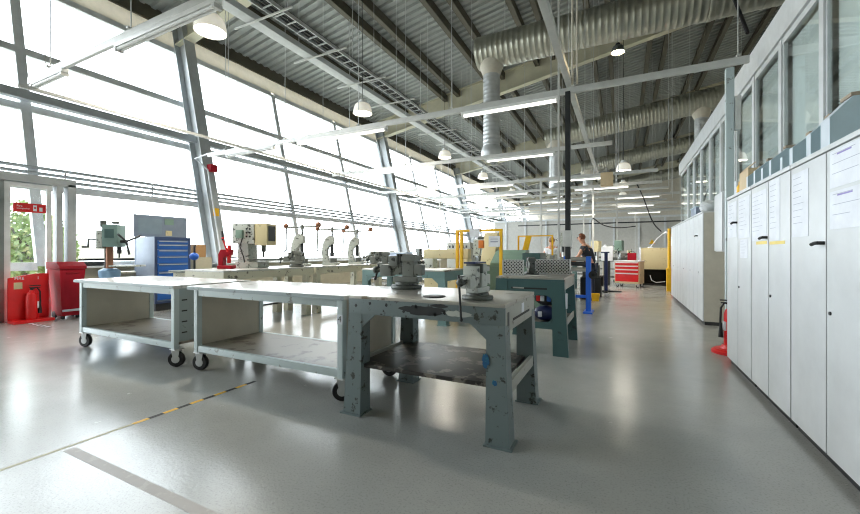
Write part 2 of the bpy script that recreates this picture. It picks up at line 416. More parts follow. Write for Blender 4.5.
# floor tape: yellow and black dashes
t = thing('floor_tape', 'worn yellow and black hazard tape on the floor before the trolleys', 'tape', (-3.2, 1.55, 0))
for j in range(10): MB().box(-.018, .018, .105*j, .105*j+.105, 0, .0012).out('tape_dash', 'yellow' if j % 2 == 0 else 'black', t, 'yellow dash' if j % 2 == 0 else 'black dash')
MB().box(-.014, .014, -.75, 0, 0, .001).out('worn_strip', mat('faded_tape', (178, 172, 138), .5), t, 'faded yellow strip')
tag(MB().box(-3.15, -1.7, 1.14, 1.20, 0, .001).out('tape_residue', mat('tape_residue', (166, 161, 158), .45, wear=(178, 175, 170), amt=.5, scale=12)), 'pale grey residue strip of old tape on the near floor', 'tape')
t = thing('floor_tape', 'short black and white hazard tape on the floor by the fire point', 'tape', (-9.3, 2.95, 0))
for j in range(10): MB().box(-.1+.08*j, -.02+.08*j, -.03, .03, 0, .0012).out('tape_dash', 'paper' if j % 2 == 0 else 'black', t, 'white dash' if j % 2 == 0 else 'black dash')

# ------------------------------------------------------------------ cupboards on the right
CX = 1.08
def paper(y0, y1, z0, z1, x, label, lines=6, strip=False):
    t = thing('notice_sheet', label, 'notice', (x, (y0+y1)/2, z0), 0, 'notices on the white cupboards')
    w = (y1-y0)/2; h = z1-z0
    MB().box(-.002, 0, -w, w, 0, h).out('sheet', 'paper', t)
    for k in range(lines):
        z = h*(.92-.8*k/max(1, lines)); L = w*random.uniform(.45, .85)
        MB().box(-.0026, -.0019, w*.85-2*L*.85, w*.85, z-.003, z).out('text_line', 'ink', t)
    if lines == 3: MB().box(-.003, -.0021, -w*.1, w*.6, h*.86, h*.9).out('heading', mat('violet_ink', (140, 128, 190), .6), t)
    return t
def cupboard(y0, y1, x, dep, h, label, group, handle=True, hz=1.57):
    t = thing('steel_cupboard', label, 'cupboard', (x, (y0+y1)/2, 0), 0, group)
    w = (y1-y0)/2-.003
    mb = MB(); mb.box(.022, dep, -w, w, .06, h-.0, .004); mb.out('carcass', 'cupboard_side', t)
    MB().box(.035, dep-.02, -w+.01, w-.01, 0, .06).out('plinth', 'dark', t)
    MB().box(-.004, dep+.002, -w, w, h, h+.03, .004).out('top_cap', 'white', t)
    for s in (-1, 1):
        a, b = (-w, -.005) if s < 0 else (.005, w)
        dd = MB().box(.0, .02, a+.002, b-.002, .065, h-.008, .004).out('door', 'cupboard', t)
        MB().cyl((-.007, (a+.05) if s > 0 else b-.05, .90), (0.002, (a+.05) if s > 0 else b-.05, .90), .011, n=12).out('lock', 'dark', dd) if s < 0 else None
        if s > 0 and handle:
            mb = MB(); mb.cyl((-.03, a+.02, hz), (.0, a+.02, hz), .011); mb.tube([(-.032, a+.012, hz), (-.037, a+.04, hz-.001), (-.039, a+.075, hz-.008)], .011)
            mb.out('handle', 'black', dd)
    return t
gN = 'tall white steel cupboards along the aisle'
cupboard(4.56, 5.48, CX, .44, 1.85, 'white steel cupboard with sheets on its doors, farthest of the near cupboard row', gN)
cupboard(3.62, 4.55, CX, .44, 1.85, 'white steel cupboard with taped paper lists, middle of the near cupboard row', gN, hz=1.38)
cupboard(2.55, 3.61, CX, .44, 1.85, 'white steel cupboard with large notices, nearest of the near cupboard row', gN, hz=1.31)
FX = 1.255
for j in range(5):
    a = 8.10+j*.95
    cupboard(a, a+.94, FX, .40, 1.95, f'tall white steel cupboard in the far cupboard row, {ORD[j]} beyond the fire extinguisher', 'far row of white cupboards', handle=(j == 0))
# notices
px = CX-.0005
paper(5.06, 5.42, 1.42, 1.80, px, 'white sheet on the door farthest from the camera in the near row', 7)
paper(4.60, 4.98, 1.40, 1.80, px, 'white sheet of lists beside the third handle of the near row', 8)
paper(4.66, 4.92, 1.20, 1.385, px, 'small pale blue notice below the paper lists', 5)
paper(4.12, 4.53, 1.36, 1.79, px, 'wide white list sheet above the middle cupboard handle', 9)
paper(3.82, 4.05, 1.35, 1.83, px, 'narrow white list sheet taped right of the middle cupboard seam', 9)
paper(3.32, 3.58, 1.36, 1.80, px, 'white notice with dark logo block on the nearest cupboard far door', 8)
paper(2.60, 3.03, 1.62, 1.83, px, 'large upper notice with purple heading on the nearest cupboard', 3)
paper(2.58, 3.03, 1.385, 1.60, px, 'large lower notice with curled corner on the nearest cupboard', 3)
tag(MB().box(px-.0015, px+.0002, 4.12, 4.40, 1.325, 1.352).out('sticky_tape', 'tapey'), 'strip of yellowed tape under the wide list sheet', 'tape')
tag(MB().box(px-.0015, px+.0002, 3.72, 4.05, 1.318, 1.343).out('sticky_tape', 'tapey'), 'strip of yellowed tape under the narrow list sheet', 'tape')
# bins on cupboard tops
def bin_(y0, y1, h, label):
    w = (y1-y0)/2
    t = thing('storage_bin', label, 'storage bin', (CX+.03, (y0+y1)/2, 1.881), 0, 'storage bins along the cupboard tops')
    side = [(0, 0), (.36, 0), (.36, h), (.10, h), (0, h*.62)]
    for s, nm in ((-1, 'near'), (1, 'far')):
        MB().prism(side, 'y', s*w-(.006 if s > 0 else 0), s*w+(.006 if s < 0 else 0)).out('side_wall', 'bin_blue', t)
    mb = MB(); mb.box(0, .36, -w+.006, w-.006, 0, .008); mb.box(0, .008, -w+.006, w-.006, .008, h*.62); mb.box(.35, .36, -w+.006, w-.006, .008, h)
    mb.hexa([(0, -w+.006, h*.62), (.008, -w+.006, h*.62), (.008, w-.006, h*.62), (0, w-.006, h*.62)], [(.10, -w+.006, h), (.108, -w+.006, h), (.108, w-.006, h), (.10, w-.006, h)])
    mb.out('tray', 'bin_lit', t)
    MB().box(.09, .37, -w-.004, w+.004, h+.001, h+.022, .004).out('lid', 'card_brown', t)
BN = ['largest blue-grey storage bin, nearest on the cupboard tops', 'slim storage bin with lit-toned front beside the largest bin', 'storage bin, third from the near end of the cupboard tops', 'storage bin, fourth from the near end of the cupboard tops', 'storage bin, fifth from the near end of the cupboard tops',
      'storage bin, sixth from the near end of the cupboard tops', 'storage bin, seventh from the near end of the cupboard tops', 'storage bin next to the cardboard box on the cupboard tops']
for (a, b, h), l in zip([(3.12, 3.24, .29), (3.38, 3.45, .25), (3.68, 3.74, .22), (3.88, 3.93, .18), (4.13, 4.18, .23), (4.34, 4.39, .19), (4.56, 4.61, .22), (4.79, 4.84, .20)], BN): bin_(a, b, h, l)
t = thing('cardboard_box', 'small beige cardboard box on the far end of the cupboard tops', 'box', (CX+.05, 5.03, 1.881))
MB().box(0, .26, -.16, .16, 0, .22, .005).out('body', 'card', t); mb = MB(); mb.prism([(0, .221), (.06, .28), (.066, .276), (.006, .221)], 'y', -.15, .15); mb.out('flap', 'card', t)
tag(MB().lathe([(.03, 0), (.035, .01), (.035, .09), (.018, .12), (.018, .15)], (CX+.08, 5.28, 1.881)).out('yellow_bottle', 'yellow'), 'small yellow bottle on the cupboard tops past the cardboard box', 'bottle')
tag(MB().box(CX+.06, CX+.3, 5.36, 5.46, 1.881, 2.06, .01).out('file_box', 'bin_lit'), 'grey file box at the far end of the cupboard tops', 'box')
# hard hat & bottle on the far row
t = thing('dust_sheet_bundle', 'white crumpled bundle on top of the far cupboard row', 'bundle', (FX+.17, 8.6, 1.981))
mb = MB(); mb.ball((0, 0, .12), .14, (1, 1.7, .8)); 
for v in mb.bm.verts: v.co.z = max(0, v.co.z+random.uniform(-.02, .02)); v.co.x += random.uniform(-.012, .012)
mb.out('bundle_cloth', 'white', t)
t = thing('grey_tote', 'flat grey crate behind the white bundle on the far cupboards', 'crate', (FX+.2, 9.3, 1.981))
MB().box(-.17, .17, -.3, .3, 0, .16, .01).out('body', 'cab_side', t); MB().box(-.18, .18, -.31, .31, .161, .18, .004).out('lid', 'bin_blue', t)
# wall box between rows, conduit post, extinguisher
t = thing('distribution_box', 'tall white electrical box on the wall between the cupboard rows', 'electrical box', (1.285, 6.99, 1.27))
MB().box(0, .37, -.265, .265, 0, .86, .008).out('body', 'white', t); MB().box(-.014, -.001, -.255, .255, .01, .85, .003).out('door', 'cupboard', t)
t = thing('conduit_post', 'square grey conduit post rising between the cupboard rows', 'post', (1.30, 6.46, 0))
MB().box(-.045, .045, -.045, .045, 0, 3.74, .004).out('post', 'trolley_metal', t); MB().box(-.07, .07, -.07, .07, 0, .012).out('base_plate', 'dark', t)
mb = MB(); mb.box(.05, .12, -.04, .05, 2.9, 3.35, .004); mb.out('junction_box', 'strut', t)
def extinguisher(loc, label, rz=0, mbase=True):
    t = thing('fire_extinguisher', label, 'fire extinguisher', loc, rz)
    MB().lathe([(.0, 0), (.07, 0), (.078, .02), (.078, .42), (.06, .48), (.03, .5), (.028, .53), (0, .53)]).out('cylinder', 'red', t)
    mb = MB(); mb.cyl((0, 0, .52), (0, 0, .57), .022); mb.box(-.11, .03, -.014, .014, .565, .58); mb.box(-.12, .03, -.014, .014, .60, .615); mb.out('valve_handle', 'black', t)
    MB().tube([(0, 0, .55), (-.07, 0, .57), (-.11, 0, .5), (-.115, 0, .3), (-.11, 0, .16)], .013).out('hose', 'black', t)
    mb = MB(); mb.cyl((-.11, 0, .30), (-.11, 0, .10), .014, .03); mb.out('horn', 'black', t)
    MB().box(-.082, -.03, -.05, .05, .2, .32, .004).out('label_panel', 'paper', t)
    return t
t = thing('extinguisher_stand', 'red plastic extinguisher stand on the floor at the cupboard end', 'stand', (1.215, 5.97, 0))
mb = MB(); mb.lathe([(0, 0), (.20, 0), (.20, .03), (.17, .055), (.11, .06), (.09, .10), (0, .10)], n=28); mb.out('base', 'red', t)
extinguisher((1.215, 5.97, .1), 'red fire extinguisher on a red stand at the cupboard end').scale = (.92, .92, .92)

# ------------------------------------------------------------------ caster
def casters(parent, pts, r=.085, h=.2):
    for (x, y, a) in pts:
        br = MB(); ca, sa = math.cos(a), math.sin(a)
        br.box(x-.05, x+.05, y-.05, y+.05, h-.012, h)
        for s in (-1, 1):
            ox, oy = -sa*s*.028, ca*s*.028
            br.hexa([(x+ox-.02*ca, y+oy-.02*sa, r-.02), (x+ox+.02*ca, y+oy+.02*sa, r-.02), (x+ox+.02*ca-.004*sa, y+oy+.02*sa+.004*ca, r-.02), (x+ox-.02*ca-.004*sa, y+oy-.02*sa+.004*ca, r-.02)],
                    [(x+ox-.045*ca, y+oy-.045*sa, h-.012), (x+ox+.045*ca, y+oy+.045*sa, h-.012), (x+ox+.045*ca-.004*sa, y+oy+.045*sa+.004*ca, h-.012), (x+ox-.045*ca-.004*sa, y+oy-.045*sa+.004*ca, h-.012)])
        f = br.out('caster_bracket', 'galv_white', parent)
        mx = Matrix.Rotation(a, 4, 'Z') @ Matrix.Rotation(PI/2, 4, 'X')
        MB().lathe([(r*.55, -.024), (r*.93, -.024), (r, -.014), (r, .014), (r*.93, .024), (r*.55, .024)], (x, y, r), 24, mx).out('wheel', 'black', f)
        MB().lathe([(0, -.028), (r*.5, -.026), (r*.56, -.01), (r*.56, .01), (r*.5, .026), (0, .028)], (x, y, r), 20, mx).out('wheel_hub', 'galv_white', f)

def trolley(x0, x1, y0, y1, label, right_slots=False, numeral=False):
    t = thing('trolley_table', label, 'trolley table', ((x0+x1)/2, (y0+y1)/2, 0), 0, 'low white-topped trolley tables')
    w = (x1-x0)/2; d = (y1-y0)/2
    MB().box(-w, w, -d, d, .862, .9, .006).out('tabletop', 'trolley_top', t)
    mb = MB(); mb.box(-w, w, -d-.004, -d, .864, .894); mb.box(-w, w, d, d+.004, .864, .894); mb.out('edge_band', 'trolley_side', t)
    p = .055
    for sx in (-1, 1):
        for sy in (-1, 1):
            cx, cy = sx*(w-.05-p/2), sy*(d-.04-p/2)
            MB().box(cx-p/2, cx+p/2, cy-p/2, cy+p/2, .2, .862, .004).out('post', 'trolley_metal', t)
    mb = MB()
    for sy in (-1, 1):
        cy = sy*(d-.04-p/2); mb.box(-w+.05+p, w-.05-p, cy-.018, cy+.018, .795, .862, .003)
    mb.out('top_rail', 'trolley_metal', t)
    for sy in (-1, 1):
        cy = sy*(d-.04-p/2); MB().box(-w+.05+p, w-.05-p, cy-.02, cy+.02, .205, .27, .003).out('lower_rail', 'trolley_metal', t)
    MB().box(-w+.05, w-.05, -d+.085, d-.085, .245, .268).out('shelf', 'trolley_shelf', t)
    for sx in (-1, 1):
        cx = sx*(w-.05-p/2)
        pn = MB().box(cx-.012, cx+.012, -d+.04+p, d-.04-p, .27, .86).out('end_panel', 'trolley_panel' if sx < 0 else ('trolley_side' if right_slots else 'trolley_panel'), t)
    if right_slots:
        for k in range(4):
            MB().box(w-.05-p/2+.0125, w-.05-p/2+.014, -d+.13, -d+.19, .36+.12*k, .375+.12*k).out('slot', 'dark', t)
    casters(t, [(-w+.09, -d+.09, .3), (w-.09, -d+.09, .55), (-w+.09, d-.09, .9), (w-.09, d-.09, .15)])
    if numeral:
        q = MB().box(w-.05-p-.002, w-.05+.002, -d+.0375, -d+.0395, .655, .735).out('number_plate', 'paper', t, 'white plate with a black number')
        text('4', .075, 'black', q, (w-.05-p/2, -d+.037, .695), (PI/2, 0, 0), 'numeral')
    return t
trolley(-6.50, -4.30, 2.46, 3.42, 'white-topped trolley table at the left end, beside the red bin', right_slots=True)
trolley(-4.12, -2.03, 2.50, 3.42, 'white-topped trolley table with number 4 on its leg, beside the grey workbench', numeral=True)
# small black clip on shelf of first trolley
t = thing('hand_clamp', 'small black clamp lying on the left trolley shelf', 'clamp', (-4.55, 2.7, .269))
mb = MB(); mb.tube([(-.08, 0, .012), (0, .02, .03), (.08, 0, .012)], .012); mb.box(-.03, .03, -.02, .02, 0, .02); mb.out('body', 'black', t)

# ------------------------------------------------------------------ workbenches
def pedestal_bench(x0, x1, y0, y1, h, label, mats, shelf=True, slots=True, panel=False, group='sheet-steel workbenches', apron=.14):
    mbody, mtop, mend, mshelf = mats
    t = thing('workbench', label, 'workbench', ((x0+x1)/2, (y0+y1)/2, 0), 0, group)
    w = (x1-x0)/2; d = (y1-y0)/2; lw, ld, sp = .125, .11, .035
    MB().box(-w, w, -d, d, h-.025, h, .005).out('tabletop', mtop, t)
    for sx in (-1, 1):
        for sy in (-1, 1):
            ox, oy = sx*w, sy*d
            X0, X1 = (ox, ox-sx*lw); Y0, Y1 = (oy, oy-sy*ld)
            def ring(e, z, g=0):
                a, b = ox+sx*e, ox-sx*(lw+g); c, dd = oy+sy*e*.6, oy-sy*ld
                xs = sorted((a, b)); ys = sorted((c, dd)); return [(xs[0], ys[0], z), (xs[1], ys[0], z), (xs[1], ys[1], z), (xs[0], ys[1], z)]
            mb = MB(); mb.hexa(ring(sp, 0, 0), ring(sp*.5, .36, .0)); mb.hexa(ring(sp*.5, .36, 0), ring(.0, h-apron, .0)); 
            pts = [(ox-sx*lw, h-apron), (ox-sx*(lw+.12), h-apron), (ox-sx*lw, h-apron-.10)]
            ys = sorted((oy-sy*.004, oy-sy*.02)); mb.prism(pts, 'y', ys[0], ys[1])
            lg = mb.out('leg', mbody, t)
            fx = sorted((ox+sx*(sp+.02), ox-sx*(lw+.01))); fy = sorted((oy+sy*(sp*.6+.02), oy-sy*(ld+.01)))
            MB().box(fx[0], fx[1], fy[0], fy[1], -.0, .012).out('foot_plate', mbody, lg)
    for sy in (-1, 1):
        a, b = sorted((sy*d, sy*(d-.02)))
        MB().box(-w, w, a, b, h-apron, h-.025, .003).out('front_apron' if sy < 0 else 'rear_apron', mbody, t)
    for sx in (-1, 1):
        a, b = sorted((sx*w, sx*(w-.02)))
        ap = MB().box(a, b, -d+.02, d-.02, h-apron-.05, h-.025, .003).out('end_apron', mend, t)
        if sx > 0 and slots:
            MB().box(w, w+.002, -d+.2, -d+.72, h-.135, h-.118).out('slot', 'black', ap)
            MB().box(w, w+.002, -d+.45, -d+.53, h-.115, h-.045).out('label_card', 'paper', ap)
            MB().box(w, w+.002, -d+.06, -d+.1, h-.15, h-.06).out('vent_mark', 'dark', ap)
    if shelf:
        MB().box(-w+.06, w-.06, -d+.03, d-.03, .36, .39, .004).out('shelf', mshelf, t)
        for sx in (-1, 1):
            a, b = sorted((sx*(w+.012), sx*(w-.02))); MB().box(a, b, -d+.02, d-.02, .32, .40, .003).out('end_rail', mend, t)
    return t
B1 = pedestal_bench(-1.92, -.67, 2.42, 3.34, .92, 'chipped grey steel workbench with two vices, nearest the camera', ('bench_grey', 'bench_top', 'bench_end', 'shelf_dark'))
# paint marks on its right leg and worn patches on its apron
wx, wd = .625, .46
def blotch(parent, cx, cz, rx, rz_, y, m, name, seed, lab):
    rnd = random.Random(seed); n = 22
    pts = [(cx+rx*math.cos(2*PI*k/n)*rnd.uniform(.7, 1.1), cz+rz_*math.sin(2*PI*k/n)*rnd.uniform(.65, 1.15)) for k in range(n)]
    MB().prism(pts, 'y', y, y+.002).out(name, m, parent, lab)
blotch(B1, .5, .55, .026, .05, -wd-.0125, 'paint_blue', 'paint_mark', 3, 'blue paint smear on the leg')
blotch(B1, .56, .41, .018, .02, -wd-.0125, 'paint_blue', 'paint_mark', 4, 'small blue paint smear')
blotch(B1, .02, .845, .19, .036, -wd-.0015, 'dark', 'worn_patch', 5, 'large bare dark patch on the apron')
blotch(B1, .16, .882, .07, .014, -wd-.0015, 'dark', 'worn_patch', 6, 'bare dark patch under the top edge')
blotch(B1, .30, .835, .11, .024, -wd-.0015, 'iron_pale', 'worn_patch', 7, 'pale scraped patch on the apron')
for k in range(7): blotch(B1, -.55+.13*k+random.uniform(-.04, .04), .84+random.uniform(-.03, .03), .012, .014, -wd-.0015, 'dark', 'worn_patch', 20+k, None)

def vice(loc, rz, label, body='iron', size=1., handle=.0, top='iron', jawm='iron_dark', group='bench vices'):
    t = thing('bench_vice', label, 'vice', loc, rz, group)
    k = size
    MB().lathe([(0, 0), (.125*k, 0), (.13*k, .012*k), (.125*k, .03*k), (.095*k, .036*k), (.09*k, .055*k), (0, .055*k)], n=28).out('swivel_base', 'iron_dark', t)
    mb = MB(); mb.box(-.10*k, .12*k, -.055*k, .055*k, .055*k, .10*k, .008*k); mb.box(-.02*k, .08*k, -.05*k, .05*k, .10*k, .285*k, .01*k)
    mb.box(.08*k, .15*k, -.045*k, .045*k, .11*k, .20*k, .012*k); mb.box(-.03*k, .10*k, -.062*k, .062*k, .225*k, .27*k, .006*k); mb.out('fixed_body', body, t)
    mb = MB(); mb.box(-.22*k, -.03*k, -.036*k, .036*k, .115*k, .185*k, .006*k); mb.box(-.22*k, -.12*k, -.055*k, .055*k, .10*k, .20*k, .014*k); mb.box(-.135*k, -.062*k, -.058*k, .058*k, .185*k, .27*k, .008*k); mb.out('moving_jaw', body, t)
    for a, b in ((-.061*k, -.05*k), (-.042*k, -.031*k)): MB().box(a, b, -.07*k, .07*k, .215*k, .288*k, .002).out('jaw_plate', jawm, t)
    mb = MB(); mb.cyl((-.29*k, 0, .15*k), (-.215*k, 0, .15*k), .02*k); mb.ball((-.28*k, 0, .15*k), .032*k); mb.out('screw', 'iron_dark', t)
    L = .15*k
    mb = MB(); mb.cyl((-.265*k, .02, .15*k+.05), (-.265*k-.02, -.01, .12*k-.05-handle), .009*k); mb.ball((-.265*k, .02, .12*k+.05), .014*k); mb.ball((-.285*k, -.01, .12*k-.05-handle), .014*k); mb.out('handle_bar', 'dark', t)
    return t
vice((-1.80, 3.12, .92), R(8), 'heavy grey bench vice at the back left of the near workbench', size=1.12)
v2 = vice((-.93, 2.63, .92), R(82), 'pale worn vice with long hanging handle on the near workbench edge', body='iron_pale', size=.88, handle=.17)
MB().box(-.12, .05, -.045, .045, .255, .268, .003).out('blue_jaw_cover', 'blue_dark', v2)
tag(MB().lathe([(0, 0), (.085, 0), (.085, .006), (.07, .01), (0, .01)], (-1.27, 2.62, .92), 28).out('steel_disc', 'dark'), 'dark steel disc lying flat between the vices', 'disc')

# teal bench with cutout, second in the aisle
t = thing('workbench', 'dark green workbench with rounded cut-out, behind the near grey workbench', 'workbench', (-1.04, 5.40, 0), 0, 'sheet-steel workbenches')
w, d, h = .42, .56, .95
MB().box(-w, w, -d, d, h-.025, h, .004).out('tabletop', 'bench_top', t)
# front panel with rounded opening (built from strips around the hole)
mb = MB(); hx0, hx1, hz0, hz1 = -.15, .29, .40, .73; y0, y1 = -d+.006, -d+.026
mb.box(-w, w, y0, y1, hz1+.0, h-.025); mb.box(-w, hx0, y0, y1, .32, hz1); mb.box(hx1, w, y0, y1, .32, hz1); mb.box(hx0, hx1, y0, y1, .32, hz0)
for cx, cz, sx, sz in ((hx0, hz0, 1, 1), (hx1, hz0, -1, 1), (hx1, hz1, -1, -1), (hx0, hz1, 1, -1)):
    r = .10; arc = [(cx+sx*r-sx*r*math.sin(a), cz+sz*r-sz*r*math.cos(a)) for a in [PI/2*q/6 for q in range(7)]]
    mb.prism([(cx, cz)]+arc, 'y', y0, y1)
mb.out('front_panel', 'teal', t)
for sx in (-1, 1):
    for sy in (-1, 1):
        mb = MB(); a = sx*w; lw = .15; ys = sorted((sy*d, sy*(d-.09)))
        b0 = sorted((a+sx*.05, a-sx*(lw-.02))); b1 = sorted((a, a-sx*lw))
        mb.hexa([(b0[0], ys[0], 0), (b0[1], ys[0], 0), (b0[1], ys[1], 0), (b0[0], ys[1], 0)], [(b1[0], ys[0], .9), (b1[1], ys[0], .9), (b1[1], ys[1], .9), (b1[0], ys[1], .9)])
        mb.out('leg', 'teal', t)
MB().box(-w+.02, w-.02, -d+.025, d-.02, .36, .385).out('shelf', 'shelf_dark', t)
MB().box(w-.02, w, -d+.09, d-.09, .80, h-.025).out('end_apron', 'bench_end', t); MB().box(w-.01, w+.005, -d+.09, d-.09, .34, .42).out('end_rail', 'bench_end', t)
MB().box(w+.012, w+.03, -d+.005, -d+.075, .58, .76).out('label_card', 'paper', t)
mb = MB(); mb.box(-.22, .22, -d+.003, -d+.006, .80, .82); mb.out('slot', 'black', t)
MB().box(-.20, -.06, -d, -d+.003, .805, .822).out('steel_rule', 'bright', t)
def sack(loc, m, lab, sc=(1.25, .8, .75), r=.13, stripe=None):
    mb = MB(); mb.ball((0, 0, r*sc[2]), r, sc, 18, 12)
    for v in mb.bm.verts:
        v.co += Vector((random.uniform(-1, 1), random.uniform(-1, 1), random.uniform(-.6, .6)))*.008; v.co.z = max(0, v.co.z)
    o = tag(mb.out('kit_bag', m, None, None, loc), lab, 'bag', 'bags inside the green bench')
    if stripe:
        for nm, mm, a in stripe:
            s = MB().box(a, a+.05, -.115, -.085, .06, .13, .012).out('patch', mm, o, nm)
    return o
sack((-.86, 5.06, .386), 'blue_dark', 'navy bag with a white patch, lowest inside the green bench', stripe=[('white patch', 'paper', -.09)])
sack((-.85, 5.05, .585), 'black', 'dark bag with red and white patches, topmost inside the green bench', stripe=[('red patch', 'red', -.12), ('white patch', 'paper', -.07), ('blue patch', 'blue', .01)])
sack((-1.2, 5.3, .386), 'iron_dark', 'grey bag at the back inside the green bench')
# mesh guards standing on it
def guard(x0, x1, y, z0, z1, label):
    t = thing('mesh_guard', label, 'mesh guard', ((x0+x1)/2, y, z0), 0, 'mesh guards on the green bench')
    w = (x1-x0)/2; h = z1-z0
    mb = MB(); n = 0
    st = .045; k = -int(h/st)-1
    x = -w-h
    while x < w:
        for s in (1, -1):
            xa, xb = (x, x+h) if s > 0 else (x+h, x)
            za, zb = 0., h
            # clip to frame
            def cl(px, pz, qx, qz):
                if px < -w: tt = (-w-px)/(qx-px); px, pz = -w, pz+tt*(qz-pz)
                if px > w: tt = (w-px)/(qx-px); px, pz = w, pz+tt*(qz-pz)
                return px, pz
            if max(xa, xb) <= -w or min(xa, xb) >= w: continue
            a = cl(xa, za, xb, zb); b = cl(xb, zb, xa, za)
            if abs(a[0]-b[0]) < .01: continue
            mb.box(-.5, .5, -.0025, .0025, -.006, .006, 0, Matrix.Translation(((a[0]+b[0])/2, 0, (a[1]+b[1])/2)) @ Matrix.Rotation(-math.atan2(b[1]-a[1], b[0]-a[0]), 4, 'Y') @ Matrix.Diagonal((math.hypot(b[0]-a[0], b[1]-a[1]), 1, 1, 1)))
        x += st
    mb.out('diamond_mesh', 'strut', t)
    mb = MB(); f = .012
    mb.box(-w, w, -.008, .008, 0, f); mb.box(-w, w, -.008, .008, h-f, h); mb.box(-w, -w+f, -.008, .008, f, h-f); mb.box(w-f, w, -.008, .008, f, h-f); mb.out('frame', 'galv_white', t)
    MB().box(-w+f, w-f, .012, .02, f, h-f).out('backing_sheet', 'dark', t)
guard(-1.45, -1.16, 5.12, .951, 1.16, 'short diamond mesh guard at the left of the green bench')
guard(-1.12, -.64, 5.62, .951, 1.16, 'long diamond mesh guard at the back of the green bench')
vice((-1.12, 5.36, .95), R(-70), 'dark grey vice between the mesh guards on the green bench', body='iron_dark', size=.85, handle=.0)
t = thing('ring_clamp', 'grey C-shaped clamp at the right end of the mesh guards', 'clamp', (-.70, 5.75, .951))
mb = MB(); mb.tube([(.05, 0, .03), (-.02, 0, .03), (-.055, 0, .1), (-.02, 0, .18), (.05, 0, .18)], .022, 10); mb.box(-.06, .06, -.04, .04, 0, .02); mb.out('clamp_body', 'iron', t)
MB().cyl((.045, 0, .21), (.045, 0, .06), .012).out('clamp_screw', 'bright', t)
tag(MB().cyl((-1.1, 5.0, .962), (-.8, 4.93, .962), .011).out('steel_bar', 'bright'), 'thin steel bar lying on the green bench', 'bar')

# teal bench in the middle distance
pedestal_bench(-4.45, -2.72, 6.02, 7.0, .95, 'teal steel workbench in front of the beige bandsaw', ('teal_light', 'bench_top', 'teal_light', 'shelf_dark'), shelf=True, slots=False)
vice((-4.15, 6.3, .95), R(20), 'grey vice at the left end of the teal workbench', size=1.15, body='iron')
vice((-3.55, 6.35, .95), R(200), 'small dark vice in the middle of the teal workbench', size=.8, body='iron_dark')

# cream benches along the window
def cream_bench(x0, x1, y0, y1, h, label):
    t = thing('workbench', label, 'workbench', ((x0+x1)/2, (y0+y1)/2, 0), 0, 'cream benches of the press row')
    w = (x1-x0)/2; d = (y1-y0)/2
    MB().box(-w, w, -d, d, h-.03, h, .005).out('tabletop', 'trolley_top', t)
    for a, b in ((w-.03, w), (-w, -w+.03)): MB().box(a, b, -d, d, h-.16, h-.03).out('side_apron', 'beige_bench', t)
    for a, b in ((-d, -d+.03), (d-.03, d)): MB().box(-w+.03, w-.03, a, b, h-.16, h-.03).out('end_apron', 'beige_bench', t)
    for sx in (-1, 1):
        for sy in (-1, 1):
            x, y = sx*(w-.09), sy*(d-.12); MB().hexa([(x-.07, y-.07, 0), (x+.07, y-.07, 0), (x+.07, y+.07, 0), (x-.07, y+.07, 0)], [(x-.055, y-.055, h-.16), (x+.055, y-.055, h-.16), (x+.055, y+.055, h-.16), (x-.055, y+.055, h-.16)]).out('leg', 'beige_bench', t)
    MB().box(-w+.1, w-.1, -d+.2, d-.2, .3, .33).out('shelf', 'shelf_dark', t)
    return t
cream_bench(-6.65, -5.65, 4.0, 6.0, .97, 'chipped cream bench carrying the milling machine')
cream_bench(-6.65, -5.65, 6.06, 8.6, .97, 'long cream bench carrying the three fly presses')
def fly_press(loc, rz, label):
    t = thing('fly_press', label, 'fly press', loc, rz, 'hand fly presses on the cream bench')
    mb = MB(); mb.box(-.16, .16, -.12, .12, 0, .05, .01)
    mb.prism([(-.16, .05), (-.02, .05), (-.05, .14), (-.09, .22), (-.08, .34), (-.02, .42), (.06, .44), (.06, .58), (-.03, .62), (-.12, .55), (-.17, .42), (-.19, .24)], 'y', -.06, .06, .012); mb.out('frame', 'iron_pale', t)
    MB().box(.0, .11, -.06, .06, .05, .14, .008).out('bolster', 'iron_dark', t)
    mb = MB(); mb.cyl((.02, 0, .2), (.02, 0, .43), .03); mb.box(-.015, .055, -.035, .035, .18, .26, .004); mb.out('ram', 'dark', t)
    mb = MB(); mb.cyl((.02, 0, .58), (.02, 0, .80), .02); mb.lathe([(0, .70), (.035, .70), (.035, .78), (0, .78)], (.02, 0, 0)); mb.out('screw', 'iron', t)
    mb = MB(); mb.cyl((-.29, -.02, .735), (.33, .02, .76), .018); mb.out('weight_arm', 'iron', t)
    MB().ball((-.29, -.02, .765), .05).out('ball_weight', 'bronze', t); MB().ball((.33, .02, .79), .055).out('ball_weight', 'bronze', t)
    MB().tube([(-.28, -.03, .735), (-.285, -.03, .5), (-.28, -.03, .3), (-.33, -.03, .28)], .016).out('hanging_handle', 'iron', t)
    return t
RZ = R(22)
fp = fly_press((-6.15, 6.15, .971), RZ, 'hand fly press with ball weights, nearest the milling machine'); fp.scale = (1.12, 1.12, 1.12)
dup(fp, (-6.15, 7.10, .971), 'hand fly press with ball weights, middle of the three')
dup(fp, (-6.12, 8.02, .971), 'hand fly press with ball weights, beside the grey vice at the bench end')
vice((-5.82, 8.44, .97), R(60), 'rusty grey vice at the far end of the cream bench', size=1.15)
vice((-5.85, 5.72, .97), R(30), 'rusty grey vice on the cream bench between mill and fly presses', size=1.1)
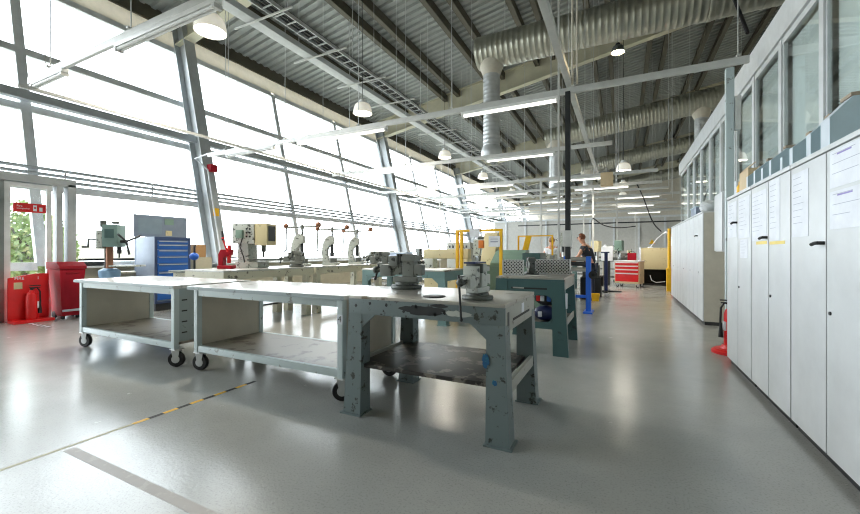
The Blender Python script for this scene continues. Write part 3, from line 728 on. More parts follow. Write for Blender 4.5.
# milling machine
t = thing('milling_machine', 'pale grey bench milling machine on the cream bench', 'milling machine', (-6.2, 5.0, .971), R(20))
MB().box(-.24, .2, -.2, .2, 0, .12, .012).out('base', 'iron_pale', t)
MB().prism([(-.22, .12), (.0, .12), (-.02, .45), (-.22, .45)], 'y', -.15, .15, .01).out('column', 'iron_pale', t)
hd = MB().box(-.3, .12, -.19, .19, .45, .82, .015).out('head_casing', 'iron_pale', t)
hb = MB().box(.12, .36, -.17, .17, .42, .82, .012).out('belt_housing', 'beige', t)
MB().box(.361, .366, -.12, .12, .5, .78).out('inspection_panel', 'dark', hb)
mb = MB()
for a in (0, 1, 2):
    for b in (0, 1): mb.cyl((-.02+.06*b, -.19, .58+.07*a), (-.02+.06*b, -.2, .58+.07*a), .016)
mb.out('button', 'black', hd)
MB().box(-.2, -.08, -.25, -.191, .55, .7, .006).out('switch_box', 'green_dark', hd)
mb = MB(); mb.cyl((.2, 0, .42), (.2, 0, .3), .045); mb.cyl((.2, 0, .3), (.2, 0, .2), .02); mb.out('spindle', 'iron_dark', t)
MB().box(.02, .4, -.24, .24, .14, .17, .004).out('work_table', 'iron_dark', t)
mb = MB(); mb.cyl((.1, 0, .82), (.1, 0, .93), .008); mb.cyl((.04, -.05, .93), (.16, .05, .93), .008); mb.out('draw_handle', 'bright', t)
MB().tube([(-.1, -.2, .55), (-.12, -.24, .4), (-.06, -.22, .2), (-.06, -.19, .1)], .01).out('cable', 'black', t)
# red arbor tool
t = thing('arbor_press', 'red hand lever press at the near end of the cream bench', 'press', (-6.3, 4.52, .971), R(30))
mb = MB(); mb.box(-.12, .12, -.1, .1, 0, .06, .01); mb.prism([(-.12, .06), (-.03, .06), (-.05, .2), (.08, .24), (.1, .34), (-.08, .34), (-.12, .26)], 'y', -.06, .06, .01); mb.out('body', 'red_dark', t)
MB().box(.02, .07, -.025, .025, .1, .42, .003).out('ram', 'red', t)
mb = MB(); mb.cyl((.05, -.08, .3), (-.02, -.1, .52), .014); mb.ball((-.02, -.1, .54), .025); mb.out('lever', 'red', t)
MB().cyl((-.02, -.1, .5), (-.03, -.105, .66), .018).out('grip', 'dark', t)
# blue stand and orange tool by the column
t = thing('small_stand', 'low grey pedestal bench beside the blue tool cabinet', 'bench', (-7.7, 4.9, 0))
MB().box(-.5, .5, -.3, .3, .86, .9, .006).out('top', 'iron', t); MB().box(-.42, .42, -.25, .25, .03, .86, .006).out('body', 'beige_bench', t)
t = thing('hand_drill', 'blue machine head on a black post beside the tool cabinet', 'drill', (-7.75, 4.85, .901))
MB().lathe([(0, 0), (.1, 0), (.1, .02), (0, .03)]).out('base', 'black', t); MB().cyl((0, 0, .02), (0, 0, .5), .02).out('post', 'dark', t)
MB().ball((.02, -.02, .28), .085, (1.1, 1, .9)).out('motor', 'blue_bright', t); MB().cyl((0, 0, .35), (.05, 0, .66), .008).out('lever', 'dark', t)
tag(MB().box(-9.35, -9.05, 5.7, 5.95, 1.151, 1.45, .02).out('brown_case', 'wood'), 'brown case on a block stand right of the blue tool cabinet', 'case')
t = thing('plinth_stand', 'beige block stand behind the blue machine head', 'stand', (-9.2, 5.84, 0)); MB().box(-.24, .24, -.2, .2, 0, 1.15, .01).out('body', 'dado', t)

# pillar drill at the window
t = thing('pillar_drill', 'grey-green pillar drill on a pale blue base by the window', 'pillar drill', (-8.35, 3.67, 0), R(35))
MB().lathe([(0, 0), (.24, 0), (.24, .05), (.15, .08), (.14, .8), (.16, .84), (.16, .93), (.1, .97), (0, .97)], n=24).out('base', 'blue_light', t)
MB().cyl((0, 0, .95), (0, 0, 1.42), .055, n=18).out('column', 'bronze', t); MB().cyl((-.1, .06, .95), (-.1, .06, 1.6), .02).out('rack', 'dark', t)
MB().box(.08, .52, -.16, .16, 1.0, 1.03, .005).out('work_table', 'iron_pale', t)
hd = MB().box(-.05, .20, -.13, .13, 1.36, 1.76, .02).out('head', 'drill_green', t)
MB().box(-.15, -.051, -.12, .12, 1.33, 1.66, .015).out('gear_case', 'iron_pale', t)
MB().box(.0, .15, -.136, -.13, 1.52, 1.68).out('name_panel', 'teal', hd)
mb = MB(); mb.cyl((-.1, 0, 1.72), (-.1, 0, 1.84), .05); mb.cyl((.1, 0, 1.78), (.1, 0, 1.82), .06); mb.out('motor_cap', 'iron_dark', t)
mb = MB(); mb.cyl((.16, 0, 1.36), (.16, 0, 1.24), .035); mb.cyl((.16, 0, 1.24), (.16, 0, 1.16), .012); mb.out('chuck', 'dark', t)
mb = MB(); mb.cyl((.20, -.02, 1.46), (.30, -.02, 1.46), .03)
for a in (.5, 2.6, 4.7): mb.cyl((.29, -.02, 1.46), (.34+.1*math.cos(a), -.02+.2*math.cos(a), 1.46+.24*math.sin(a)), .018)
mb.out('feed_lever', 'dark', t)
mb = MB(); mb.tube([(-.16, 0, 1.5), (-.34, 0, 1.5), (-.35, 0, 1.36), (-.44, 0, 1.36)], .02); mb.out('crank', 'iron_dark', t)
tag(MB().box(-10.45, -10.28, 4.0, 4.42, .971, 1.06, .01).out('black_case', 'black'), 'long black case on the window sill by the porch', 'case')
# low window bench behind it
t = thing('window_bench', 'beige bench along the window behind the pillar drill', 'bench', (-9.95, 5.7, 0))
MB().box(-.25, .2, -1.4, 1.5, .80, .84, .004).out('top', 'beige_bench', t); MB().box(-.24, .14, -1.35, 1.45, .02, .80).out('body', 'dado', t)

# blue tool cabinet
t = thing('tool_cabinet', 'tall blue drawer cabinet with grey side by the first column', 'tool cabinet', (-8.9, 5.1, 0))
MB().box(-.72, -.02, -.38, .38, .16, 1.60, .006).out('carcass', 'cab_side', t)
MB().box(-.68, -.05, -.34, .34, 0, .16).out('plinth', 'dark', t)
mb = MB(); mb.box(-.02, .0, -.38, -.33, .16, 1.6); mb.box(-.02, .0, .33, .38, .16, 1.6); mb.box(-.02, 0, -.33, .33, 1.53, 1.6); mb.box(-.02, 0, -.33, .33, .16, .20); mb.out('face_frame', 'blue_frame', t)
z = 1.525
for hh in (.085, .12, .14, .16, .18, .19, .20, .22):
    dr = MB().box(-.019, .004, -.325, .325, z-hh+.008, z-.004, .004).out('drawer', 'blue', t)
    MB().box(.0045, .02, -.30, .30, z-.032, z-.012, .003).out('handle', 'bright', dr); z -= hh
t = thing('back_board', 'grey metal display board standing behind the blue tool cabinet', 'board', (-9.72, 5.3, 0))
MB().box(-.02, .02, -.58, .58, 1.62, 2.12, .004).out('sheet', 'cab_side', t); MB().box(.021, .026, -.5, .0, 1.69, 2.05).out('inset', mat('slate', (128, 146, 160), .4), t)
MB().box(.021, .03, .06, .26, 1.92, 2.06).out('vent', 'green_dark', t); MB().box(.021, .03, .08, .22, 1.66, 1.78).out('label_plate', 'beige', t)
mb = MB(); mb.box(-.02, .02, -.55, -.5, .845, 1.62); mb.box(-.02, .02, .5, .55, .845, 1.62); mb.out('leg', 'cab_side', t)

# red bin
t = thing('wheelie_bin', 'dark red wheeled bin with sloped lid beside the porch', 'bin', (-9.62, 3.53, 0))
MB().hexa([(-.2, -.14, .06), (.2, -.14, .06), (.2, .14, .06), (-.2, .14, .06)], [(-.26, -.19, .94), (.26, -.19, .94), (.26, .19, .94), (-.26, .19, .94)]).out('body', 'red_dark', t)
MB().prism([(-.28, .945), (.28, .945), (.28, 1.0), (.15, 1.08), (-.28, 1.08)], 'y', -.205, .205, .01).out('lid', 'red_lid', t)
MB().box(.22, .272, -.1, .1, .86, .885, .004).out('handle', 'red_lid', t)
MB().box(.205, .222, -.14, .14, .14, .18).out('stripe', 'paper', t)
for s in (-1, 1): MB().cyl((-.12, s*.15, .07), (-.12, s*.12, .07), .07, n=18).out('wheel', 'black', t); MB().box(.12, .19, s*.11-.02, s*.11+.02, 0, .06).out('foot', 'black', t)
# fire point
t = thing('fire_point_board', 'curved bright red fire point stand in front of the porch glass', 'fire point', (-9.72, 3.03, 0))
n = 12; pts = [(-.27+.54*k/n, .80+.07*math.sin(PI*k/n*.6)) for k in range(n+1)]
MB().prism([(-.27, .03)]+[(a, b) for a, b in pts]+[(.27, .03)], 'x', -.02, .02, .006).out('back_panel', 'red', t)
MB().box(-.02, .28, -.27, .27, 0, .05, .012).out('base', 'red', t)
text('FIRE', .07, 'paper', t, (.0225, -.13, .79), (PI/2, 0, PI/2)); text('i', .08, 'paper', t, (.0225, .12, .79), (PI/2, 0, PI/2))
MB().box(.021, .023, -.20, -.09, .60, .72).out('notice', 'beige', t)
extinguisher((-9.56, 3.02, .051), 'dark red extinguisher standing on the fire point base', R(-90))
t = thing('fire_sign', 'red fire sign with white pictograms on the porch glass', 'sign', (-9.992, 3.13, 2.10))
MB().box(0, .004, -.225, .225, -.085, .085).out('plate', 'red', t)
text('Fire', .05, 'paper', t, (.005, -.14, .025), (PI/2, 0, PI/2)); text('extinguisher', .036, 'paper', t, (.005, -.09, -.018), (PI/2, 0, PI/2))
MB().box(.004, .006, .045, .095, -.055, .055).out('pictogram', 'paper', t); MB().box(.006, .007, .055, .085, -.01, .02).out('pictogram_mark', 'red', t); MB().box(.004, .006, .13, .175, -.055, .02).out('pictogram', 'paper', t)

# ------------------------------------------------------------------ middle distance machines
# bandsaw
t = thing('bandsaw', 'beige horizontal bandsaw behind the teal workbench', 'bandsaw', (-3.6, 8.2, 0), R(-5))
MB().box(-.55, .55, -.2, .2, 0, .75, .02).out('stand', 'beige', t); MB().box(-.6, .6, -.24, .24, .75, .82, .006).out('bed', 'iron_pale', t)
MB().box(-.62, .55, -.12, .06, 1.12, 1.34, .03).out('saw_bow', 'beige', t); MB().box(.3, .55, -.14, .08, .82, 1.12, .02).out('wheel_guard', 'beige', t); MB().box(-.6, -.35, -.14, .08, .82, 1.12, .02).out('drive_case', 'iron_pale', t)
t = thing('workbench', 'pale bench with a plastic crate, by the second column', 'workbench', (-5.7, 9.7, 0), 0, 'benches by the second column')
MB().box(-.7, .7, -.4, .4, .93, .97, .005).out('tabletop', 'trolley_top', t)
for sx in (-1, 1):
    for sy in (-1, 1): MB().box(sx*.62-.04, sx*.62+.04, sy*.33-.04, sy*.33+.04, 0, .93).out('leg', 'teal_light', t)
t = thing('plastic_crate', 'translucent pale blue crate on the bench by the second column', 'crate', (-5.85, 9.6, .971))
mb = MB(); mb.box(-.4, .4, -.2, .2, 0, .01); mb.box(-.4, .4, -.2, -.19, .01, .3); mb.box(-.4, .4, .19, .2, .01, .3); mb.box(-.4, -.39, -.19, .19, .01, .3); mb.box(.39, .4, -.19, .19, .01, .3); mb.out('tub', 'crate', t)
mb = MB(); mb.box(-.42, .42, -.22, -.2, .28, .31); mb.box(-.42, .42, .2, .22, .28, .31); mb.out('rim', 'bin_lit', t)
t = thing('control_cabinet', 'grey slotted control cabinet behind the bandsaw', 'control cabinet', (-4.9, 12.2, 0))
MB().box(-.42, .42, -.25, .25, .0, 1.6, .01).out('body', 'bench_end', t)
for k in range(6): MB().box(-.34+.12*k, -.28+.12*k, -.254, -.25, 1.42, 1.5).out('vent_slot', 'dark', t)
def machine_drill(x, y, rz, label, m='iron_dark', h=1.75, group='drills in the middle of the hall'):
    t = thing('pillar_drill', label, 'pillar drill', (x, y, 0), rz, group)
    MB().box(-.22, .3, -.2, .2, 0, .08, .01).out('base', 'iron_dark', t); MB().cyl((-.1, 0, .08), (-.1, 0, h-.3), .06, n=14).out('column', 'bright', t)
    MB().box(-.04, .34, -.2, .2, .9, .95, .006).out('work_table', 'iron', t); hd = MB().box(-.22, .32, -.15, .15, h-.45, h, .03).out('head', m, t)
    mb = MB(); mb.cyl((.2, 0, h-.45), (.2, 0, h-.62), .04); mb.cyl((.2, 0, h-.62), (.2, 0, h-.72), .012); mb.out('chuck', 'dark', t)
    mb = MB()
    for a in (.4, 2.5, 4.6): mb.cyl((.1, -.15, h-.3), (.1+.2*math.cos(a), -.2, h-.3+.2*math.sin(a)), .012)
    mb.out('feed_lever', 'dark', t)
    return t
machine_drill(-4.0, 11.6, R(-60), 'dark pillar drill beside the grey control cabinet')
machine_drill(-3.55, 10.3, R(-80), 'pale pillar drill left of the yellow guard frame', 'iron_pale', 1.62)
machine_drill(-1.62, 12.6, R(-90), 'pale tall drill behind the white-shirted person', 'iron_pale', 1.9)
machine_drill(-.95, 17.5, R(-100), 'beige pillar drill in front of the far benches', 'beige', 1.75)
machine_drill(-.1, 19.0, R(-100), 'sage green pillar drill on the far side of the red drawer cabinet', 'green_dark', 1.8)

# guillotine with guard frame
t = thing('guillotine_machine', 'sage and cream sheet-metal guillotine inside the yellow guard', 'guillotine', (-2.35, 8.9, 0))
MB().box(-.75, .75, -.4, .5, 0, .95, .02).out('body', 'green_dark', t)
MB().prism([(-.4, .95), (.5, .95), (.5, 1.32), (.1, 1.32), (-.4, 1.02)], 'x', -.35, .35, .01).out('hood', 'green_dark', t)
MB().prism([(-.1, .96), (.6, .96), (.6, 1.75), (.25, 1.75)], 'x', -.70, -.36, .01).out('cream_shield', 'beige', t)
MB().box(.36, .75, -.3, .4, .96, 1.25, .01).out('side_box', 'teal', t)
mb = MB(); mb.cyl((-.65, -.42, .9), (-.55, -.46, 1.38), .014); mb.out('lever', 'iron', t); MB().box(-.60, -.48, -.5, -.42, 1.36, 1.54, .01).out('lever_grip', 'orange', t)
t = thing('guard_frame', 'yellow tubular guard frame with a white sign in front of the guillotine', 'guard frame', (-2.7, 7.75, 0))
mb = MB()
for x in (-.5, -.40, .47): mb.box(x-.03, x+.03, -.03, .03, 0, 1.70, .006)
mb.box(-.53, .5, -.025, .025, 1.70, 1.75, .006); mb.out('frame', 'yellow', t)
sg = MB().box(.22, .46, -.045, -.04, 1.38, 1.60).out('sign_plate', 'paper', t); MB().box(.26, .42, -.047, -.0455, 1.47, 1.50).out('text_line', 'ink', sg); MB().box(.26, .42, -.047, -.0455, 1.53, 1.545).out('text_line', 'ink', sg)
MB().box(-.2, .02, -.045, -.04, 1.58, 1.76).out('sign_plate', 'paper', t)
t = thing('guard_frame', 'second yellow guard frame with slanted switch box, farther back', 'guard frame', (-1.9, 9.75, 0))
mb = MB(); 
for x in (-.45, .38): mb.box(x-.02, x+.02, -.02, .02, 0, 1.66, .005)
mb.box(-.47, .4, -.018, .018, 1.66, 1.69, .004); mb.out('frame', 'yellow', t)
MB().box(-.07, .07, -.05, .0, -.2, .2, .01, Matrix.Translation((-.22, -.06, 1.48)) @ Matrix.Rotation(R(14), 4, 'Y')).out('switch_box', 'yellow', t)

# slip roll on blue stand
t = thing('slip_roll', 'slip roll machine on a bright blue stand with black handwheel', 'bending rolls', (-.85, 8.75, 0))
for s in (-1, 1):
    mb = MB(); mb.box(s*.22-.05, s*.22+.05, -.07, .07, .02, 1.18, .01); mb.box(s*.22-.09, s*.22+.09, -.25, .25, 0, .03); mb.out('stand_leg', 'blue_bright', t)
for z in (.90, 1.02, 1.12): MB().cyl((-.5, -.02, z), (.17, -.02, z), .045, n=14).out('roller', 'bright' if z != 1.02 else 'dark', t)
MB().box(-.56, -.48, -.1, .1, .8, 1.2, .01).out('end_plate', 'iron', t)
mb = MB(); mb.lathe([(.05, -.02), (.085, -.02), (.085, .02), (.05, .02)], (.32, -.22, .80), 24, Matrix.Rotation(PI/2, 4, 'X')); mb.cyl((.32, 0, .80), (.32, -.24, .80), .03)
for a in (0, 2.1, 4.2): mb.cyl((.32, -.22, .80), (.32+.07*math.cos(a), -.22, .80+.07*math.sin(a)), .02)
mb.cyl((.2, 0, .80), (.33, 0, .80), .03)
mb.out('handwheel', 'black', t); MB().box(-.17, .17, -.03, .03, .3, .36).out('tie_bar', 'blue_bright', t)
t = thing('yellow_bucket', 'small yellow bucket on the floor beside the blue stand', 'bucket', (-.62, 10.9, 0)); t.scale = (.75, .75, .75)
MB().lathe([(0, 0), (.11, 0), (.15, .26), (.14, .26), (.1, .02), (0, .02)]).out('pail', 'yellow', t); MB().tube([(-.14, 0, .25), (-.1, 0, .36), (0, 0, .4), (.1, 0, .36), (.14, 0, .25)], .006).out('bail', 'dark', t)
t = thing('engine_stand', 'dark machine cabinet behind the yellow bucket', 'machine', (-.78, 12.2, 0))
MB().box(-.3, .25, -.3, .3, 0, .55, .02).out('base', 'dark', t); MB().box(-.25, .2, -.25, .25, .56, .9, .04).out('motor', 'iron_dark', t); MB().cyl((.2, -.1, .45), (.3, -.1, .45), .16, n=20).out('pulley', 'black', t); MB().box(-.35, -.1, -.3, .3, .9, 1.0).out('top_plate', 'iron', t)
t = thing('pipe_stand', 'navy post stand with a flat T-shaped foot', 'stand', (-.46, 13.7, 0))
MB().box(-.05, .05, -.05, .05, .04, 1.25, .006).out('post', 'blue_dark', t); mb = MB(); mb.box(-.45, .45, -.06, .06, 0, .04); mb.box(-.06, .06, -.4, .4, 0, .035); mb.out('foot', 'dark', t); MB().box(-.15, .1, -.05, .05, 1.25, 1.29).out('head', 'blue_dark', t)

# red drawer cabinet
t = thing('drawer_trolley', 'red-fronted drawer cabinet with beige sides on casters at the aisle end', 'drawer cabinet', (.24, 16.0, 0), R(-17))
MB().box(-.42, .42, -.29, .31, .14, .94, .008).out('carcass', 'beige', t); MB().box(-.44, .44, -.31, .33, .94, .97, .004).out('top', 'paper', t)
z = .92
for hh in (.13, .13, .14, .32):
    dr = MB().box(-.39, .39, -.31, -.29, z-hh+.012, z-.006, .004).out('drawer', 'red', t); MB().box(-.38, .38, -.325, -.31, z-.036, z-.01).out('handle', 'paper', dr); z -= hh
casters(t, [(-.34, -.22, .2), (.34, -.22, .6), (-.34, .24, .2), (.34, .24, 1.)], .055, .14)
t = thing('beige_machine', 'beige machine cabinet over a dark opening at the aisle end', 'machine', (1.17, 17.4, 0))
MB().box(-.52, .48, -.3, .4, .62, 1.45, .01).out('hood', 'beige', t); MB().box(-.54, -.5, -.32, .42, .6, 1.47).out('edge_strip', 'paper', t)
mb = MB()
for sx in (-1, 1): mb.box(sx*.45-.04, sx*.45+.04, -.28, .38, 0, .62)
mb.box(-.41, .41, .3, .36, .0, .62); mb.box(-.41, .41, -.28, .3, .0, .05); mb.out('stand', 'black', t)
MB().tube([(-.2, -.3, .4), (-.15, -.32, .2), (.0, -.3, .12), (.3, -.31, .16)], .014).out('cable', 'paper', t)
t = thing('red_box', 'red toolbox on the bench between drawer cabinet and beige machine', 'toolbox', (.36, 17.6, .951)); MB().box(-.16, .16, -.12, .12, 0, .3, .015).out('body', 'red_dark', t); MB().tube([(-.08, 0, .3), (-.08, 0, .35), (.08, 0, .35), (.08, 0, .3)], .012).out('handle', 'black', t)
def plain_bench(x0, x1, y0, y1, h, label, top='iron', leg='beige_bench', group='benches at the far end of the hall'):
    t = thing('workbench', label, 'workbench', ((x0+x1)/2, (y0+y1)/2, 0), 0, group); w = (x1-x0)/2; d = (y1-y0)/2
    MB().box(-w, w, -d, d, h-.05, h, .004).out('tabletop', top, t); MB().box(-w+.1, w-.1, -d+.1, d-.1, .25, .28).out('shelf', 'shelf_dark', t)
    for sx in (-1, 1):
        for sy in (-1, 1): MB().box(sx*(w-.08)-.04, sx*(w-.08)+.04, sy*(d-.08)-.04, sy*(d-.08)+.04, 0, h-.05).out('leg', leg, t)
plain_bench(-.75, .58, 17.2, 18.1, .95, 'dark bench behind the red drawer cabinet')
plain_bench(-2.9, -1.4, 13.9, 14.8, .92, 'bench in front of the white-shirted person', 'iron', 'teal_light')
plain_bench(-3.2, -1.2, 19, 20, .92, 'long bench crossing the far middle of the hall', 'trolley_top', 'teal_light')
plain_bench(-8.8, -7.6, 12, 16.5, .95, 'long pale bench along the far glazing', 'trolley_top', 'beige_bench')
plain_bench(-2.2, 2.2, 25.9, 26.9, .92, 'farthest bench under the grey partition', 'iron_pale', 'beige_bench')
def desk_lamp(loc, rz, label):
    t = thing('work_lamp', label, 'lamp', loc, rz, 'jointed work lamps')
    MB().lathe([(0, 0), (.09, 0), (.09, .03), (0, .04)]).out('base', 'paper', t); mb = MB(); mb.cyl((0, 0, .03), (.22, 0, .36), .014); mb.cyl((.22, 0, .36), (.5, 0, .62), .014); mb.out('arm', 'paper', t)
    MB().lathe([(.03, .08), (.09, 0), (.08, 0), (.02, .07)], (.52, 0, .55)).out('shade', 'paper', t)
desk_lamp((1.0, 17.3, 1.451), 0, 'white jointed lamp on the beige machine')
desk_lamp((-.6, 17.4, .951), R(-90), 'white jointed lamp on the dark bench behind the drawers')
t = thing('grinder', 'white boxed grinder on a stand left of the red drawers', 'grinder', (-.52, 16.4, 0)); MB().box(-.12, .12, -.12, .12, 0, .95, .01).out('pedestal', 'dark', t); MB().box(-.2, .2, -.15, .15, .951, 1.5, .03).out('guard_box', 'paper', t)
for j, (x, y, m, hh, l) in enumerate([(-.32, 17.75, 'iron_pale', .42, 'pale grey machine head on the dark bench'), (.06, 17.92, 'iron', .3, 'grey machine tool on the dark bench near the red toolbox'), (-2.4, 19.4, 'teal', .5, 'teal machine on the long far bench'), (-1.6, 19.5, 'iron_pale', .45, 'pale machine at the right of the long far bench'), (-1.2, 26.5, 'iron_pale', .6, 'pale machine on the farthest bench, left'), (.4, 26.5, 'beige', .5, 'beige machine on the farthest bench, middle'), (1.6, 26.5, 'iron', .55, 'grey machine on the farthest bench, right'), (-8.2, 13, 'iron_pale', .4, 'pale machine on the long bench by the far glazing'), (-8.2, 15.3, 'iron_dark', .5, 'dark machine on the long bench by the far glazing')]):
    z = .951 if y < 18.5 and x > -7 or x < -7 else .921
    t = thing('bench_machine', l, 'machine', (x, y, z), R(20*j), 'small machines on the far benches')
    MB().box(-.16, .16, -.14, .14, 0, .12, .015).out('base', 'iron_dark', t); MB().prism([(-.14, .12), (.04, .12), (.02, hh*.6), (.14, hh*.65), (.14, hh), (-.14, hh)], 'y', -.09, .09, .015).out('body', m, t); mb = MB(); mb.cyl((.1, -.09, hh*.8), (.1, -.16, hh*.8), .03); mb.cyl((.1, -.15, hh*.8), (.2, -.15, hh*1.2), .012); mb.out('lever', 'dark', t)
# yellow pole and red hose reel at the far cupboard end
t = thing('bollard_post', 'tall yellow post with thick lower sleeve at the far cupboard end', 'post', (1.38, 14.75, 0))
MB().cyl((0, 0, .02), (0, 0, 2.05), .045, n=14).out('pole', 'yellow', t); MB().hexa([(-.07, -.07, .0), (.05, -.07, .0), (.05, .07, .0), (-.07, .07, .0)], [(-.08, -.06, .75), (.05, -.06, .75), (.05, .06, .75), (-.08, .06, .75)]).out('sleeve', 'yellow', t)
t = thing('red_cabinet', 'narrow red cabinet behind the yellow post', 'cabinet', (1.64, 15.2, 0)); MB().box(-.14, .2, -.2, .2, 0, 1.9, .01).out('body', 'red', t); MB().box(-.15, -.141, -.17, .17, 1.5, 1.8).out('label_panel', 'paper', t)
tag(MB().prism([(-.2, 0), (.2, 0), (0, .34)], 'y', 0, .01).out('warning_sign', 'yellow', None, None, (2.05, 33.87, 1.95)), 'yellow triangular warning sign on the grey partition', 'sign')

# ------------------------------------------------------------------ people
def skinned(name, pts, edges, m, parent, sub=2):
    me = bpy.data.meshes.new(name); me.from_pydata([p[0] for p in pts], edges, []); me.materials.append(M[m])
    o = bpy.data.objects.new(name, me); COL.objects.link(o); o.parent = parent
    sk = o.modifiers.new('skin', 'SKIN'); sk.use_smooth_shade = True
    for i, p in enumerate(pts):
        r = p[1]; r = (r, r) if not isinstance(r, tuple) else r
        me.skin_vertices[0].data[i].radius = r
    me.skin_vertices[0].data[0].use_root = True
    s = o.modifiers.new('sub', 'SUBSURF'); s.levels = sub; s.render_levels = sub
    return o
def person(loc, rz, label, tee, hair, lean=0., shoulder_drop=0., reach=.38, drop=.28):
    t = thing('person', label, 'person', loc, rz)      # faces +x
    L = lean
    def up(z, x=0): return (x+L*max(0, z-.95), 0, z)
    hipz = .92
    P = [((0, 0, hipz), (.12, .16)), (up(1.10), (.11, .145)), (up(1.30), (.12, .17)), (up(1.42), (.09, .13)), (up(1.50), .055), (up(1.57, .02), .075), (up(1.66, .02), .092), (up(1.73, .01), .07)]
    Ed = [(0, 1), (1, 2), (2, 3), (3, 4), (4, 5), (5, 6), (6, 7)]
    for s in (-1, 1):
        b = len(P)
        sh = Vector(up(1.40)); el = sh+Vector((.12, s*.27, -.26)); wr = el+Vector((reach-.1, -s*.12, -drop+.18)); ha = wr+Vector((.09, -s*.02, -.03))
        P += [((sh.x, s*.18, 1.40), .058), (tuple(el), .045), (tuple(wr), .03), (tuple(ha), (.022, .04))]
        Ed += [(3, b), (b, b+1), (b+1, b+2), (b+2, b+3)]
        for q, (dy, ln) in enumerate(((-.028, .075), (-.01, .085), (.01, .08), (.028, .065))):
            i = len(P); f0 = ha+Vector((.03, dy, 0)); P += [(tuple(f0), .010), (tuple(f0+Vector((ln*.55, 0, -.015))), .009), (tuple(f0+Vector((ln*.8, 0, -.045))), .008)]; Ed += [(b+3, i), (i, i+1), (i+1, i+2)]
        i = len(P); f0 = wr+Vector((.03, -s*.035, 0)); P += [(tuple(f0), .012), (tuple(f0+Vector((.045, -s*.03, -.01))), .010)]; Ed += [(b+2, i), (i, i+1)]
        b = len(P); P += [((0, s*.10, .86), .095), ((.02, s*.11, .48), .062), ((-.01, s*.115, .10), .042), ((.08, s*.12, .05), (.04, .045)), ((.16, s*.125, .035), (.03, .04))]
        Ed += [(0, b), (b, b+1), (b+1, b+2), (b+2, b+3), (b+3, b+4)]
    body = skinned('body', P, Ed, 'skin', t)
    hp = Vector(up(1.66, .02))
    mb = MB(); mb.prism([(hp.x+.088, hp.z-.03), (hp.x+.125, hp.z-.035), (hp.x+.088, hp.z+.03)], 'y', -.014, .014, .004); mb.out('nose', 'skin', t)
    for s in (-1, 1): MB().ball((hp.x+.088, s*.034, hp.z+.015), .011).out('eye', 'black', t); MB().ball((hp.x-.005, s*.093, hp.z-.01), .026, (.7, .4, 1.2)).out('ear', 'skin', t)
    MB().box(hp.x+.08, hp.x+.092, -.025, .025, hp.z-.062, hp.z-.054).out('mouth', 'red_dark', t)
    mb = MB(); mb.ball((hp.x-.018, 0, hp.z+.03), .104, (1.0, .95, 1.0)); 
    bmesh.ops.delete(mb.bm, geom=[v for v in mb.bm.verts if v.co.x > hp.x+.035 and v.co.z < hp.z+.07 or v.co.z < hp.z-.055], context='VERTS'); mb.out('hair', hair, t)
    Q = [((0, 0, .90), (.135, .172)), (up(1.10), (.125, .16)), (up(1.30), (.135, .185)), (up(1.43), (.115, .17))]; E2 = [(0, 1), (1, 2), (2, 3)]
    for s in (-1, 1):
        b = len(Q); sh = Vector(up(1.40)); el = sh+Vector((.12, s*.27, -.26)); md = sh.lerp(el, .62); Q += [((sh.x, s*.18, 1.40), .088), (tuple(md), .07)]; E2 += [(3, b), (b, b+1)]
    skinned('tee_shirt', Q, E2, tee, t)
    Q = [((0, 0, .93), (.13, .168))]; E2 = []
    for s in (-1, 1):
        b = len(Q); Q += [((0, s*.10, .86), .108), ((.02, s*.11, .48), .078), ((-.01, s*.115, .10), .062)]; E2 += [(0, b), (b, b+1), (b+1, b+2)]
    skinned('trousers', Q, E2, 'jeans', t)
    for s in (-1, 1): MB().box(-.06, .22, s*.12-.05, s*.12+.05, .0, .085, .025).out('shoe', 'black', t)
person((-2.12, 13.45, 0), R(95), 'person in a white T-shirt working at a bench, seen from behind', 'tee_white', 'hair2', .05)
person((-.74, 11.3, 0), R(170), 'person with auburn hair and dark top leaning over a machine', 'tee_dark', 'hair', .36, reach=.42, drop=.35)
t = thing('lathe_machine', 'grey lathe below the leaning person', 'lathe', (-1.75, 11.3, 0), PI/2)
MB().box(-.6, .6, -.22, .22, 0, .8, .02).out('stand', 'iron_dark', t); MB().box(-.7, .7, -.2, .2, .8, .95, .01).out('bed', 'iron', t); MB().box(-.7, -.35, -.2, .2, .95, 1.22, .03).out('headstock', 'iron_pale', t); MB().cyl((-.35, 0, 1.08), (-.28, 0, 1.08), .09).out('chuck', 'bright', t); MB().box(.35, .6, -.12, .12, .95, 1.15, .02).out('tailstock', 'iron', t)

# ------------------------------------------------------------------ overhead services
RAILS = [(2.5, -8.0, -3.35, 'nearest lighting rail, at the upper left'), (6.5, -9.8, 1.52, 'long second lighting rail reaching from the first column to the conduit post'), (10.0, -8.6, -.2, 'third lighting rail from the camera'),
         (13.9, -9.2, 1.0, 'fourth lighting rail from the camera'), (16.2, -9.3, 1.3, 'fifth lighting rail from the camera'), (19.5, -9.3, 2.2, 'sixth lighting rail from the camera'), (23, -9.4, 2.5, 'seventh lighting rail from the camera'), (27, -9.4, 3, 'farthest lighting rail before the grey partition')]
RZt = 3.84
for i, (y, xa, xb, l) in enumerate(RAILS):
    t = thing('lighting_rail', 'pale steel ' + l, 'rail', ((xa+xb)/2, y, RZt), 0, 'suspended lighting rails'); w = (xb-xa)/2
    mb = MB(); mb.box(-w, w, -.022, .022, -.05, .05, .004); mb.out('channel', 'strut', t)
    x = -w+.7
    while x < w:
        X = t.location.x+x; MB().cyl((x, 0, .05), (x, 0, deck(X)-RZt), .007, n=6).out('hanger_wire', 'galv_white', t); MB().box(x-.02, x+.02, -.045, .045, .05, .075).out('clip', 'strut', t); x += 2.1
